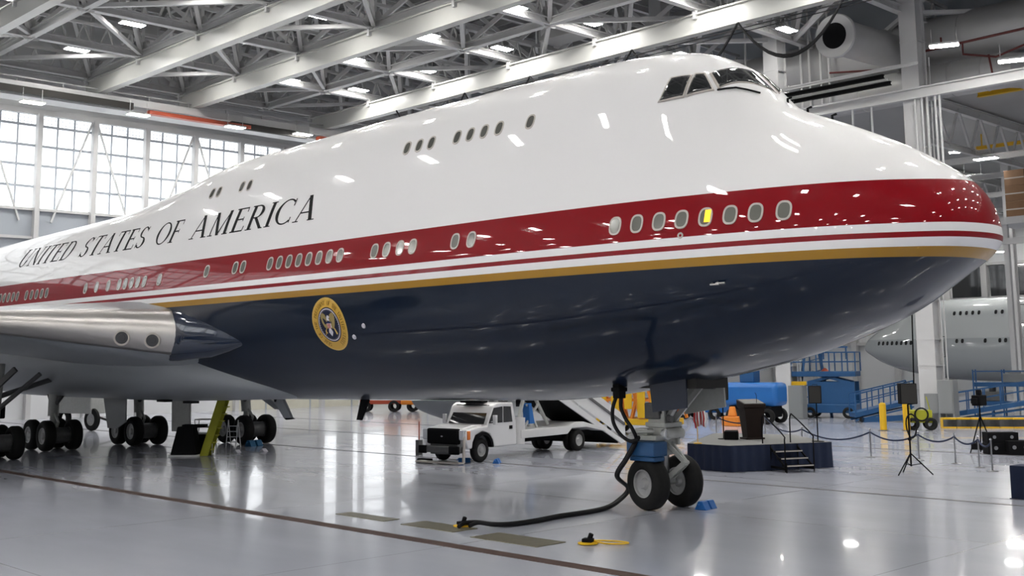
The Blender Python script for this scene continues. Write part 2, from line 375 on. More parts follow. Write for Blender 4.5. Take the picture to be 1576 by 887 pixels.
def luminaire(x, y, z, lab, grp, rz=0):
    global LUM
    if LUM is None:
        r = thing('ceiling_light', lab, 'ceiling light', (x, y, z), rz, grp)
        h = MB().box(-.72, .72, -.34, .34, .0, .10); h.bar((-.6, 0, .1), (-.6, 0, .9), .03); h.bar((.6, 0, .1), (.6, 0, .9), .03); h.build('housing', M['white_steel'], r, smooth=0)
        MB().box(-.68, .68, -.30, .30, -.03, .0).build('diffuser', M['lamp'], r, smooth=0); LUM = r; return r
    r = copy_tree(LUM); r.location = (x, y, z); r.rotation_euler = (0, 0, rz); r['label'] = lab; r['group'] = grp; return r
LUM = None
ORD = ('first', 'second', 'third', 'fourth', 'fifth', 'sixth', 'seventh', 'eighth', 'ninth', 'tenth', 'eleventh', 'twelfth', 'thirteenth')
for y, z, ph, nm in ((-47, 23.4, -60, 'in the added row along the hangar doors'), (-40, 23.4, -57, 'in the row farthest behind the camera'), (-33.5, 23.4, -60, 'in the added middle row behind the camera'), (-27, 23.4, -57, 'in the row just behind the camera'), (-13, 23.4, -57, 'in the row before the camera'), (0, 23.2, -59.6, 'in the row over the fuselage'), (7.1, 23.1, -59.4, 'left of the first full girder'), (14.2, 23.1, -58.4, 'between the two left girders'),  # hangar-door and middle rows are unseen, added to brighten the fuselage side
                     (21.3, 23.1, -57.2, 'right of the middle girder'), (26.7, 23.1, -56.4, 'left of the shiny girder'), (35, 22.6, -56, 'over the column line')):
    k = 0
    while ph+7.55*k < 30:
        if y < 30 or ph+7.55*k < -25: luminaire(ph+7.55*k, y, z, 'white roof light %s, %s from the end wall' % (nm, ORD[k]), 'roof lights '+nm, PI/2)
        k += 1
# catwalk / door header zone over the glazing
r = thing('catwalk', 'white steel catwalk with rails above the glazed end wall', 'catwalk', (-64.2, 0, 20.7))
b = MB(); b.box(-.8, .8, -23, 43, -.12, 0); b.build('deck', M['white_steel'], r, smooth=0)
b = MB()
for z in (.55, 1.1):
    b.bar((.8, -23, z), (.8, 43, z), .07)
for y in range(-22, 43, 3): b.bar((.8, y, 0), (.8, y, 1.15), .06)
b.build('railing', M['white_steel'], r, smooth=0)
b = MB(); b.bar((1.3, -23, .42), (1.3, 43, .42), .22, .5); b.bar((-2.0, -23, 2.4), (-2.0, 43, 2.4), .2, .35); b.build('header_beam', M['white_steel'], r, smooth=0)
b = MB(); b.bar((1.5, -23, .1), (1.5, 12.5, .1), .3, .45); b.bar((1.5, 20, -.1), (1.5, 26.5, -.1), .3, .45); b.build('black_duct_run', M['dark'], r, smooth=0)
o = rebase(MB().box(-62.9, -62.4, 13.6, 21.5, 20.42, 20.68).build('crane_beam', M['redorange'], smooth=0)); tag(o, 'red-orange painted beam under the catwalk, the longer one', 'beam')
o = rebase(MB().box(-62.9, -62.4, 27.5, 33, 20.42, 20.68).build('crane_beam', M['redorange'], smooth=0)); tag(o, 'red-orange painted beam under the catwalk, the short one beside the fuselage', 'beam')
for i, (u, v) in enumerate(((50, 158), (213, 177), (362, 196), (466, 207))):
    p = on(u, v, 0, -62); luminaire(-62, p[1], p[2], 'white strip light along the catwalk above the glazing, %s from the left' % ORD[i], 'lights along the catwalk', PI/2)
# big flat unit heaters / panels between trusses
for (x, y, s, q) in ((-47, 24.8, 1, 'second girder gap, farther one'), (-33, 24.8, 1, 'second girder gap, nearer one'), (-59, 11, .8, 'first full girder'), (-45.5, 15, .8, 'middle girder'), (-40, 31, 1, 'shiny girder')):
    o = MB().box(-1.4*s, 1.4*s, -.9*s, .9*s, 0, 1.5*s).build('unit_heater', M['duct'], bevel=.04); o.location = (x, y, 24.2)
    tag(o, 'grey box-shaped air unit hung in the roof above the '+q, 'air unit', 'air units in the roof')

# ------------------------------------------------------------------ column row on the right
for x, lab in ((-46.4, 'white steel column mostly hidden behind the fuselage crown'), (-37.4, 'white steel column rising behind the cockpit roof'), (-28.5, 'white steel column behind the windscreen, its foot behind the lectern'), (-19.5, 'tall white steel column right of the cockpit, foot among grey cabinets'), (-9.6, 'white steel column past the right edge')):
    r = thing('hangar_column', lab, 'column', (x, 37.8, 0))
    b = MB(); b.box(-.5, .5, -.5, -.42, 0, 28); b.box(-.5, .5, .42, .5, 0, 28); b.box(-.04, .04, -.42, .42, 0, 28)
    b.build('shaft', M['white_steel'], r, smooth=0)
    b = MB(); b.box(.3, .36, -.46, .46, 0, 28); b.box(-.36, -.3, -.46, .46, 0, 28)
    b.build('side_plate', M['white_steel'], r, smooth=0)
    b = MB()
    for z in (3, 4.4, 6.5, 9, 12, 15, 18, 21): b.box(-.52, .52, -.52, .52, z, z+.06)
    b.build('stiffener', M['white_steel'], r, smooth=0)
    b = MB()
    for dx in (.7, .9): b.tube([(dx, 0, .1), (dx, 0, 20)], .04, 6)
    b.build('conduit', M['white_steel'], r)
def runbeam(name, y, z, x0, x1, w, h, m, lab, cat='beam'):
    b = MB(); b.ibeam((x0, y, z), (x1, y, z), w, h, min(w, h)*.2)
    if y >= 45: [b.box(x-.04, x+.04, y-.04, y+.04, z, 19.57) for x in (x0+.5, (x0+x1)/2, x1-.5)]
    if y == 36.0: b.box(-28.6, -28.5, 36, 37.29, z-.04, z+.04)
    return tag(rebase(b.build(name, m, smooth=0)), lab, cat)
runbeam('runway_beam', 37.2, 17.95, -30, 30, .4, .62, M['white_steel'], 'white horizontal runway beam crossing the tall column on the right')
runbeam('pipe_rail', 36.0, 19.33, -29, -18.35, .16, .2, M['white_steel'], 'thin white rail ending just right of the tall column')
for i, (z, x1) in enumerate(((18.95, -20.4), (18.5, -20.0))):
    runbeam('cable_tray', 36.0, z, -28.7, x1, .22, .22, M['matt_black'], ('upper' if i == 0 else 'lower')+' black cable tray beside the windscreen', 'cable tray')
runbeam('cable_tray', 36.0, 18.72, -28.7, -20.2, .1, .1, M['white_steel'], 'thin white strip between two black cable trays', 'rail')
runbeam('crossbeam', 38.42, 14.6, -29, -19.2, .15, .2, M['white_steel'], 'thin white tie rail left of the tall column just above the nose slope')
a = on(1505, 145, 1, 45); runbeam('crossbeam', 45, a[2], a[0], 20, .3, .42, M['yellow'], 'short yellow crane beam end under the low ceiling at the right edge')
a = on(1500, 229, 1, 60); runbeam('crossbeam', 60, a[2], -26, 20, .2, .26, M['yellow'], 'thin yellow crane beam behind the nose slope')
a = on(1372, 150, 1, 38.43); runbeam('crossbeam', 38.43, a[2], a[0]-3, a[0]+1.0, .25, .3, M['yellow'], 'short yellow beam glimpsed behind the black cable trays')
for x in (-21.5, -27): pass
# ducts
r = thing('air_duct', 'white round duct ending in a wide nozzle with a black mouth, right of the cockpit', 'duct', (-21.6, 33, 20.95))
MB().lathe([(0, .62), (.0, 1.18), (.10, 1.24), (.35, 1.2), (.8, 1.02), (2.2, 1.0), (4.5, 1.0), (7.2, 1.0)], (0, 0, 0), (.0, 1, .04), 36).build('nozzle', M['duct'], r)
MB().lathe([(.02, 0.001), (.02, .72), (.3, .70)], (0, -.03, 0), (.0, 1, .04), 32).build('mouth', M['matt_black'], r)
r = thing('air_duct', 'large white round main duct running along the top right of the hangar', 'duct', (0, 41.5, 21.8))
MB().tube([(x, 0, 0) for x in range(-34, 31, 4)], 1.45, 28).build('pipe', M['duct'], r)
b = MB()
for x in range(-34, 31, 4): b.lathe([(-.05, 1.46), (0, 1.5), (.05, 1.46)], (x, 0, 0), (1, 0, 0), 28)
b.build('joint_ring', M['duct'], r)
r = thing('air_duct', 'shorter white round duct with a rounded elbow under the main duct', 'duct', (0, 40.6, 19.2))
MB().tube([(-29, 0, 0), (-20, 0, 0), (-16.5, 0, 0), (-15.5, .2, 0), (-14.9, .9, 0), (-14.8, 2.2, 0)], 1.0, 24).build('pipe', M['duct'], r)
b = MB()
for x in (-27, -24, -21, -18.5, -16.6): b.lathe([(-.04, 1.0), (0, 1.04), (.04, 1.0)], (x, 0, 0), (1, 0, 0), 24)
b.build('joint_ring', M['duct'], r)
# sprinkler pipes
b = MB()
b.tube([(-20, 38.6, 20.6), (-5, 38.6, 20.9)], .07, 6); b.tube([(-17, 38.6, 20.6), (-17, 38.6, 20.0), (-15.2, 38.6, 19.5), (-13.5, 38.6, 19.9), (-8, 38.6, 20.1)], .06, 6)
b.tube([(-15.6, 38.6, 19.7), (-15.4, 38.6, 18.1), (-14.6, 38.6, 18.0)], .06, 6); b.tube([(-18.2, 38.6, 20.6), (-18.2, 38.6, 21.2)], .06, 6); b.tube([(-24, 36.5, 19.9), (-20.5, 36.8, 19.5)], .06, 6)
tag(rebase(b.build('sprinkler_pipe', M['red'])), 'dark red sprinkler piping below the main duct at top right', 'pipe')
b = MB(); b.tube([(-9.5, 50, 7.6), (8, 50, 7.6)], .08, 6); b.tube([(-8.6, 50, 7.6), (-8.6, 50, 9.0)], .08, 6)
tag(rebase(b.build('sprinkler_pipe', M['red'])), 'dark red pipe behind the airliner\'s nose tip at the right edge', 'pipe')
# thin droppers behind the nose
for i, (u, v1) in enumerate(((1232, 160), (1245, 160), (1262, 150), (1275, 150), (1411, 260), (1422, 262), (1430, 262), (1443, 265), (1450, 265), (1340, 200), (1310, 190), (1145, 110))):
    yy = 37.2 if u > 1300 else 39.3; zt_ = 17.65 if u > 1300 else 28.2; b_ = on(u+3, v1, 1, yy)
    o = rebase(MB().tube([(b_[0], yy, zt_), (b_[0], yy, b_[2]-.4)], .065, 6).build('conduit_pipe', M['white_steel']))
    tag(o, 'thin white vertical conduit right of the cockpit, %s of its group' % ORD[i], 'pipe', 'white vertical conduits right of the cockpit')
# second-bay roof steel, lamps and columns
for i, x in enumerate((-58, -46, -34, -22, -10, 2, 14)):
    b = MB(); b.ibeam((x, 44, 19.2), (x, 94, 19.2), .35, .6, .06); b.ibeam((x, 44, 16.6), (x, 94, 16.6), .3, .4, .05)
    for j in range(16):
        y = 44+j*3.1; b.bar((x, y, 16.6), (x, y+1.55, 19.2), .14); b.bar((x, y+3.1, 16.6), (x, y+1.55, 19.2), .14)
    tag(rebase(b.build('low_roof_truss', M['white_steel'], smooth=0)), 'light grey truss under the low second-bay ceiling, %s from the left end' % ORD[i], 'roof truss', 'trusses of the second bay')
for i, y in enumerate((52, 60, 70, 80, 90)):
    b = MB(); b.ibeam((-66, y, 16.4), (40, y, 16.4), .3, .4, .05)
    tag(rebase(b.build('low_roof_beam', M['white_steel'], smooth=0)), 'light grey beam crossing the second-bay trusses, %s from the column row' % ORD[i], 'roof beam', 'crossing beams of the second bay')
for i, (x, y) in enumerate(((-28, 70), (-14, 62), (-6, 58), (-22, 84), (4, 70), (-40, 84))):
    b = MB(); b.box(-.3, .3, -.3, -.22, 0, 19.6); b.box(-.3, .3, .22, .3, 0, 19.6); b.box(-.04, .04, -.22, .22, 0, 19.6)
    o = b.build('bay_column', M['white_steel'], smooth=0); o.location = (x, y, 0)
    if (x, y) in ((-28, 70), (-40, 84), (-22, 84)): o.scale = (1, 1, 1)
    tag(o, 'slim light grey column of the second bay, ' + ('left behind the tall column', 'behind the nose slope', 'nearest the right edge', 'behind the grey airliner', 'by the right edge, farther', 'farthest left')[i], 'column', 'columns of the second bay')
for i, (u, v, y) in enumerate(((1453, 70, 33.5), (1560, 93, 34.5), (1448, 171, 58), (1476, 234, 60), (1497, 271, 64), (1533, 388, 80), (1525, 150, 52), (1500, 205, 75), (1340, 155, 58), (1395, 192, 66))):
    p = on(u, v, 1, y); luminaire(p[0], y, p[2], 'strip light right of the cockpit, %s of the loose ones from the top' % ORD[i], 'lights of the second bay', .4)
for k in range(6):  # regular lamp grid, filled out with added lamps to brighten the second bay
    for j, y in enumerate((50, 64, 78, 90)): luminaire(-55+k*17, y, 16.0, 'added second-bay strip light, %s from the left, %s from the column row' % (ORD[k], ORD[j]), 'lights of the second bay', 0)
# mezzanine with cardboard boxes
a = on(1545, 335, 1, 50)
r = thing('mezzanine', 'white mezzanine platform at the right edge behind the nose tip', 'platform', (a[0], 50, a[2]))
MB().box(-.6, 14, -.2, 3, -.45, 0).build('deck', M['white_steel'], r, smooth=0)
b = MB()
for dx in (0, 4, 8, 12): b.box(dx-.15, dx+.15, 0, .3, -a[2], -.45)
b.build('post', M['white_steel'], r, smooth=0)
b = MB(); b.bar((-.6, 0, -1.5), (14, 0, -1.5), .2, .4); b.build('lower_beam', M['white_steel'], r, smooth=0)
for i in range(3):
    for j in range(2):
        o = MB().box(-.62, .62, -.5, .5, 0, .98).build('cardboard_box', M['cardboard'], bevel=.01); o.location = (a[0]+.75+1.27*j, 50.6, a[2]+.99*i)
        MB().box(-.62, .62, -.505, -.5, .44, .52).build('tape', M['frame'], o, smooth=0)
        tag(o, 'brown cardboard box in a stack on the mezzanine, %s layer, %s' % (('bottom', 'middle', 'top')[i], ('left', 'right')[j]), 'box')

# ================================================================== THE AIRLINER
PHI = np.linspace(-PI/2, PI/2, 61)
def pchip(xs, ys, x):
    xs = np.asarray(xs, float); ys = np.asarray(ys, float); h = np.diff(xs); d = np.diff(ys)/h
    m = np.zeros_like(ys)
    for i in range(1, len(xs)-1):
        if d[i-1]*d[i] > 0:
            w1 = 2*h[i]+h[i-1]; w2 = h[i]+2*h[i-1]; m[i] = (w1+w2)/(w1/d[i-1]+w2/d[i])
    m[0] = d[0]; m[-1] = d[-1]
    x = np.clip(x, xs[0], xs[-1]); i = np.clip(np.searchsorted(xs, x)-1, 0, len(xs)-2); t = (x-xs[i])/h[i]
    return ys[i]*(2*t**3-3*t**2+1)+h[i]*m[i]*(t**3-2*t**2+t)+ys[i+1]*(-2*t**3+3*t**2)+h[i]*m[i+1]*(t**3-t**2)
X0 = .42
DT = [0, .30, 1.0, 1.9, 3.1, 4.3, 5.5, 6.7, 8.6, 12.1, 26.1, 30.1, 35.1, 44, 74]
TT = [5.93, 6.86, 7.42, 8.0, 8.607, 9.161, 10.299, 10.847, 11.062, 11.101, 10.862, 10.304, 9.797, 9.6, 8.8]
DB = [0, .3, 1.0, 2.3, 4.6, 7.6, 12.1, 40, 50, 74]
TB = [5.93, 5.5, 5.05, 4.281, 3.503, 2.931, 2.483, 2.253, 2.5, 7.0]
DW = [0, .3, 1.0, 2.3, 4.6, 7.6, 11.1, 50, 74]
TW = [0, 1.083, 1.66, 2.33, 2.853, 3.14, 3.249, 3.249, .5]
def station(d):
    d = np.atleast_1d(np.asarray(d, float)); sq = lambda q: np.sqrt(np.maximum(np.asarray(q, float), 0))
    zt = pchip(sq(DT), TT, sq(d)); zb = pchip(sq(DB), TB, sq(d)); w = pchip(sq(DW), TW, sq(d)); zt = np.maximum(zt, zb+1e-3)
    zc = pchip([0, 2, 6, 12, 50, 74], [5.93, 5.75, 5.7, 5.7, 5.65, 7.9], d); zc = np.clip(zc, zb, zt)
    z1 = np.minimum(zt, zc+np.maximum(w, .01))
    r2 = np.minimum(pchip([0, .6, 3, 5.5, 8, 12, 26, 31, 36, 74], [0, .7, 1.35, 1.75, 2.15, 2.35, 2.4, 2.7, 3.0, 3.0], d), np.maximum(w*.97, 0))
    return w, zc, zt, zb, np.minimum(r2, (zt-zb)/2), z1
def section(d):
    w, zc, zt, zb, r2, z1 = [float(a[0]) for a in station(d)]
    c = np.cos(PHI); s = np.sin(PHI); hb = np.where(s > 0, z1-zc, zc-zb); q = np.sqrt((w*c)**2+(hb*s)**2)
    S1 = zc*s+q; S2 = (zt-r2)*s+r2; k = 14.0; m = np.maximum(S1, S2)
    S = m+np.log(np.exp(k*(S1-m))+np.exp(k*(S2-m)))/k; w1 = 1/(1+np.exp(-k*(S1-S2)))
    dq = (-(w**2)*c*s+hb**2*s*c)/np.maximum(q, 1e-6); D = w1*(zc*c+dq)+(1-w1)*((zt-r2)*c)
    return S*c-D*s, S*s+D*c
def surf(x, z, off=0.0):
    """point on the starboard skin at station x and height z, pushed out by off; also its outward normal"""
    y, zz = section(X0-x); yy = float(np.interp(z, zz, y)); e = .04
    ya, za = section(X0-x-e); yb = float(np.interp(z, za, ya)); yc = float(np.interp(z+e, zz, y))
    tx = Vector((e, -(yb-yy), 0)); tz = Vector((0, -(yc-yy), e)); n = tx.cross(tz).normalized()
    if n.y > 0: n = -n
    return Vector((x, -yy, z))+n*off, n
def radial(P, off):
    """push a point onto the skin along the line from the section's middle"""
    y, zz = section(X0-P[0]); zc = 6.2; a = math.atan2(P[2]-zc, -P[1]); aa = np.arctan2(zz-zc, np.maximum(y, 1e-4))
    rr = np.hypot(zz-zc, y); r = float(np.interp(a, aa, rr)) + off
    return Vector((P[0], -r*math.cos(a), zc+r*math.sin(a)))

def fuselage_mesh(step=.22, end=74):
    ds = list(np.linspace(0.02, 1, 20)**2)+list(np.arange(1.15, 14, step))+list(np.arange(14, end, .6))+[end]
    rows = []
    for d in ds:
        y, z = section(d); L = [(X0-d, -a, b) for a, b in zip(y, z)]; Rr = [(X0-d, a, b) for a, b in zip(y[-2:0:-1], z[-2:0:-1])]
        rows.append(L+Rr)
    b = MB(); b.grid(rows, close=True); n = len(rows[0])
    b.v.append((X0, 0, 5.93)); i0 = len(b.v)-1; b.f += [(i0, k, (k+1) % n) for k in range(n)]
    last = (len(rows)-1)*n; b.f.append(tuple(last+k for k in range(n))); return b
jet = thing('jumbo_jet', 'white, red, gold and navy four-engined airliner lettered UNITED STATES OF AMERICA, filling the hangar', 'airplane', (0, 0, 0))
fus = fuselage_mesh().build('fuselage', M['livery'], jet, smooth=60)

# cabin windows
def oval(w, h, n=28, e=2.6):
    return [(w/2*abs(math.cos(a))**(2/e)*(1 if math.cos(a) >= 0 else -1), h/2*abs(math.sin(a))**(2/e)*(1 if math.sin(a) >= 0 else -1)) for a in (2*PI*k/n for k in range(n))]
def window_parts(w, h, pm):
    o = oval(w, h); i = oval(w*.76, h*.80)
    b = MB(); b.grid([[(x, y, -.03) for x, y in o], [(x, y, .008) for x, y in o], [(x, y, .008) for x, y in i], [(x, y, -.03) for x, y in i]], close=True)
    f = b.build('cabin_window', M['frame'], jet)
    p = MB(); p.add([(x, y, .004) for x, y in oval(w*.79, h*.83)], [tuple(range(28))]); q = p.build('pane', pm, f, smooth=0, recalc=False)
    return f
def put(f, x, z, off=.004):
    p, n = surf(x, z, off); ax = Vector((1, 0, 0)); ax = (ax-n*ax.dot(n)).normalized(); up = n.cross(ax)
    f.matrix_local = Matrix(((ax.x, up.x, n.x, p.x), (ax.y, up.y, n.y, p.y), (ax.z, up.z, n.z, p.z), (0, 0, 0, 1)))
mainx = [-2.71, -3.29, -3.84, -4.40, -4.97, -5.53, -6.10, -6.68, -11.29, -11.9, -13.6, -14.13, -14.71, -15.24]+[-16.84-.52*k for k in range(8)] + \
    [-22.04, -22.51, -24.3, -27.51, -28.63, -29.13, -29.62, -30.11, -30.6, -31.5, -32.48, -33.44, -37.09, -37.6, -38.12, -38.65, -39.2, -40.16, -40.65, -41.15, -41.64, -42.1]
w0 = window_parts(.33, .43, M['pane'])
for i, x in enumerate(mainx):
    f = w0 if i == 0 else copy_tree(w0); put(f, x, 6.48+min(.07, max(0, (-x-8)*.02)) if x > -25 else 6.45)
    if abs(x+4.40) < .01:
        f['label'] = 'cabin window lit bright yellow'
        p = MB(); p.add([(-.02, -.12, .012), (.12, -.12, .012), (.12, .16, .012), (-.02, .16, .012)], [(0, 1, 2, 3)]); p.build('lit_shade', M['shade_yellow'], f, smooth=0, recalc=False)
w1 = window_parts(.30, .43, M['pane_dark'])
for i, x in enumerate((-10.09, -11.2, -11.76, -12.3, -12.82, -13.89, -14.41, -14.94, -23.24, -23.72, -25.24, -25.69)):
    f = w1 if i == 0 else copy_tree(w1); put(f, x, 9.48 if x > -20 else 9.39)

# cockpit windows: dark glass on a silver surround, mirrored to the port side
def skin_patch(cs, off, n=8, grow=0.0, th=.02):
    cs = [Vector(c) for c in cs]; mid = sum(cs, Vector())/4
    cs = [c+(c-mid).normalized()*grow for c in cs]; rows = []
    for i in range(n+1):
        a = cs[3].lerp(cs[0], i/n); b = cs[2].lerp(cs[1], i/n)
        rows.append([radial(a.lerp(b, k/n), off) for k in range(n+1)])
    return rows
CW = (((-6.08, -1.60, 9.92), (-5.67, -1.43, 9.96), (-5.67, -1.74, 9.42), (-6.19, -1.90, 9.35)),
      ((-5.57, -1.36, 9.96), (-5.41, -1.27, 9.97), (-5.08, -1.44, 9.53), (-5.58, -1.70, 9.43)),
      ((-5.27, -1.16, 9.99), (-4.84, -.16, 10.06), (-4.33, -.10, 9.57), (-4.95, -1.32, 9.57)))
for side in (1, -1):
    for c in CW:
        for grow, off, nm, mt in ((.07, .010, 'cockpit_window', M['frame']), (0.0, .022, 'glass', M['glass_dark'])):
            rows = skin_patch(c, off, 8, grow); b = MB()
            if side < 0: rows = [[Vector((p.x, -p.y, p.z)) for p in r] for r in rows]
            b.grid(rows)
            o = b.build(nm, mt, jet if nm != 'glass' else par, smooth=60)
            sol = o.modifiers.new('thickness', 'SOLIDIFY'); sol.thickness = .012; sol.offset = 0
            par = o
for side in (1, -1):
    pts = [radial(Vector(p), .05) for p in ((-4.95, -1.42, 9.47), (-4.80, -1.28, 9.49), (-4.66, -1.10, 9.49), (-4.5, -.93, 9.46), (-4.31, -.68, 9.38))]
    pts = [Vector((p.x, p.y*side, p.z)) for p in pts]
    MB().tube(pts, .022, 6).build('windscreen_wiper', M['matt_black'], jet)
for x in (-4.05, -3.55, -2.95):
    z = float(station(X0-x)[2][0]); MB().tube([(x, 0, z-.05), (x, 0, z+.08), (x+.1, 0, z+.1)], .03, 6).build('roof_probe', M['matt_black'], jet)
for x, z in ((-4.17, 5.11), (-4.3, 5.09)):
    p, n = surf(x, z, .0); MB().tube([p, p+n*.09, p+n*.09+Vector((.22, 0, 0))], .02, 6).build('pitot_probe', M['alu'], jet)
p, n = surf(-4.96, 6.13, .004); b = MB(); b.lathe([(0, .03), (.012, .05), (.012, .065), (0, .07)], p, n, 16); b.build('static_port', M['frame'], jet)
for x, z in ((-15.84, 4.53), (-16.43, 4.24)):
    p, n = surf(x, z, .0); b = MB(); b.lathe([(0, .075), (.03, .065), (.045, .001)], p, n, 14); b.build('drain_mast_light', M['seal_white'], jet)
# belly blade antennas
for x, h in ((-19.3, .62), (-24.6, .1), (-12.6, .16)):
    z = float(station(X0-x)[3][0]); y0 = -.2
    MB().prism([(x, y0, z+.1), (x-.55*h-.1, y0, z+.1), (x-1.1*h, y0, z-h), (x-.7*h, y0, z-h)], (0, .06, 0)).build('blade_antenna', M['matt_black'], jet, smooth=0)

# ---- lettering (roman capitals drawn stroke by stroke, laid on the skin)
TH, TN = .15, .055
def stroke(a, b, w):                       # slanted or upright stem, cut level at both ends
    n = 6; L = [(a[0]+(b[0]-a[0])*i/n, a[1]+(b[1]-a[1])*i/n) for i in range(n+1)]
    return [[(x-w/2, y), (x+w/2, y), (x2+w/2, y2), (x2-w/2, y2)] for (x, y), (x2, y2) in zip(L[:-1], L[1:])]
def hbar(x0, x1, y, h=TN):
    n = 4; return [[(x0+(x1-x0)*i/n, y-h/2), (x0+(x1-x0)*(i+1)/n, y-h/2), (x0+(x1-x0)*(i+1)/n, y+h/2), (x0+(x1-x0)*i/n, y+h/2)] for i in range(n)]
def serif(x, y, w=.26): return hbar(x-w/2, x+w/2, y+(.02 if y < .5 else -.02), .04)
def arc(cx, cy, rx, ry, a0, a1, thick=TH, thin=TN, n=20):
    o = []
    for i in range(n):
        q = []
        for a in (a0+(a1-a0)*i/n, a0+(a1-a0)*(i+1)/n):
            a = math.radians(a); t = thin+(thick-thin)*abs(math.cos(a))**1.5
            q.append(((cx+(rx-t/2)*math.cos(a), cy+(ry-thin/2-.0)*math.sin(a)-0*t), (cx+(rx+t/2)*math.cos(a), cy+(ry+thin/2)*math.sin(a))))
        o.append([q[0][0], q[0][1], q[1][1], q[1][0]])
    return o
GL = {}
GL['I'] = (.30, stroke((.15, 0), (.15, 1), TH)+serif(.15, 0, .3)+serif(.15, 1, .3))
GL['L'] = (.66, stroke((.17, 0), (.17, 1), TH)+serif(.17, 1, .3)+hbar(.02, .64, .028)+stroke((.62, 0), (.64, .22), .04)+serif(.1, 0, .2))
GL['E'] = (.70, stroke((.17, 0), (.17, 1), TH)+hbar(.02, .62, .972)+hbar(.02, .66, .028)+hbar(.2, .52, .52)+stroke((.60, 1), (.61, .8), .04)+stroke((.64, 0), (.67, .22), .04)+stroke((.52, .43), (.52, .61), .04))
GL['F'] = (.66, stroke((.17, 0), (.17, 1), TH)+hbar(.02, .62, .972)+hbar(.2, .50, .5)+serif(.17, 0, .32)+stroke((.60, 1), (.61, .78), .04)+stroke((.50, .41), (.50, .59), .04))
GL['T'] = (.76, stroke((.38, 0), (.38, 1), TH)+hbar(.02, .74, .972)+serif(.38, 0, .32)+stroke((.03, 1), (.02, .78), .04)+stroke((.73, 1), (.74, .78), .04))
GL['N'] = (.90, stroke((.16, 0), (.16, 1), TN)+stroke((.14, 1), (.76, 0), TH)+stroke((.76, 0), (.76, 1), TN)+serif(.16, 0)+serif(.76, 1)+hbar(0, .2, .98, .04))
GL['U'] = (.88, stroke((.18, .34), (.18, 1), TH)+arc(.45, .34, .27, .32, 180, 360, TH, TN)+stroke((.72, .34), (.72, 1), TN)+serif(.18, 1, .32)+serif(.72, 1))
GL['D'] = (.88, stroke((.17, 0), (.17, 1), TH)+hbar(.02, .4, .972)+hbar(.02, .4, .028)+arc(.36, .5, .42, .472, -90, 90))
GL['O'] = (.96, arc(.48, .5, .40, .48, 0, 360, n=36))
GL['C'] = (.88, arc(.48, .5, .40, .48, 48, 312, n=30)+stroke((.76, .70), (.77, .98), .045)+stroke((.76, .04), (.77, .26), .04))
GL['S'] = (.68, arc(.33, .74, .20, .235, 25, 270, .13)+arc(.33, .26, .22, .235, -155, 90, .15)+stroke((.54, .76), (.56, .98), .045)+stroke((.08, .02), (.10, .26), .045))
GL['P'] = (.70, stroke((.17, 0), (.17, 1), TH)+hbar(.02, .38, .972)+hbar(.2, .38, .48)+arc(.36, .726, .25, .246, -90, 90)+serif(.17, 0, .32))
GL['R'] = (.84, GL['P'][1]+stroke((.36, .48), (.76, 0), TH)+serif(.78, 0, .16))
GL['A'] = (.90, stroke((.10, 0), (.44, 1), TN)+stroke((.44, 1), (.76, 0), TH)+hbar(.2, .62, .34)+serif(.10, 0)+serif(.78, 0, .30))
GL['M'] = (1.10, stroke((.14, 0), (.20, 1), TN)+stroke((.20, 1), (.54, 0), TH)+stroke((.54, 0), (.90, 1), TN)+stroke((.90, 1), (.94, 0), TH)+serif(.14, 0)+serif(.94, 0, .30))
GL['H'] = (.90, stroke((.17, 0), (.17, 1), TH)+stroke((.73, 0), (.73, 1), TH)+hbar(.17, .73, .5)+serif(.17, 0, .32)+serif(.17, 1, .32)+serif(.73, 0, .32)+serif(.73, 1, .32))
def word_quads(wd, gap=.10):
    x = 0; o = []
    for ch in wd:
        if ch == ' ': x += .45; continue
        w, q = GL[ch]; o.append([[(p[0]+x, p[1]) for p in g] for g in q]); x += w+gap
    return o, x-gap
TEXT_Z0, TEXT_Z1 = 7.77, 8.58
for wd, xa, xb in (('UNITED', -41.5, -35.85), ('STATES', -35.1, -29.5), ('OF', -28.85, -26.95), ('AMERICA', -26.2, -18.6)):
    o, wt = word_quads(wd); sc = (xb-xa-.12)/wt
    for lq, ch in zip(o, wd):
        text = MB()
        for q in lq:
            vs = []
            for (lx, ly) in q:
                p, n = surf(xa+lx*sc+.14*ly, TEXT_Z0+ly*(TEXT_Z1-TEXT_Z0), .006); vs.append(p)
            text.add(vs, [(0, 1, 2, 3)])
        text.build('letter', M['letter'], jet, smooth=0, recalc=False, label='black capital letter %s' % ch)

# ---- the round seal
SX, SZ = -17.42, 4.60
_y, _z = section(X0-SX); _s = np.concatenate([[0], np.cumsum(np.hypot(np.diff(_y), np.diff(_z)))]); _s0 = float(np.interp(SZ, _z, _s))
def seal_pt(a, b, off): return surf(SX+a, float(np.interp(_s0+b, _s, _z)), off)[0]
def disc(r0, r1, off, n=48):
    rows = [[seal_pt(r*math.cos(2*PI*k/n), r*math.sin(2*PI*k/n), off) for k in range(n)] for r in np.linspace(max(r0, .001), r1, 5)]
    return MB().grid(rows, close=True)
seal = disc(0, .80, .006).build('presidential_seal', M['gold'], jet, smooth=60, label='round gold and navy seal with an eagle')
disc(.75, .80, .010).build('rim', M['gold_light'], seal, smooth=60)
disc(0, .52, .010).build('blue_field', M['seal_blue'], seal, smooth=60)
disc(.455, .485, .013).build('white_ring', M['seal_white'], seal, smooth=60)
b = MB()
lett = 'SEAL OF THE PRESIDENT OF THE UNITED STATES'
k = 0
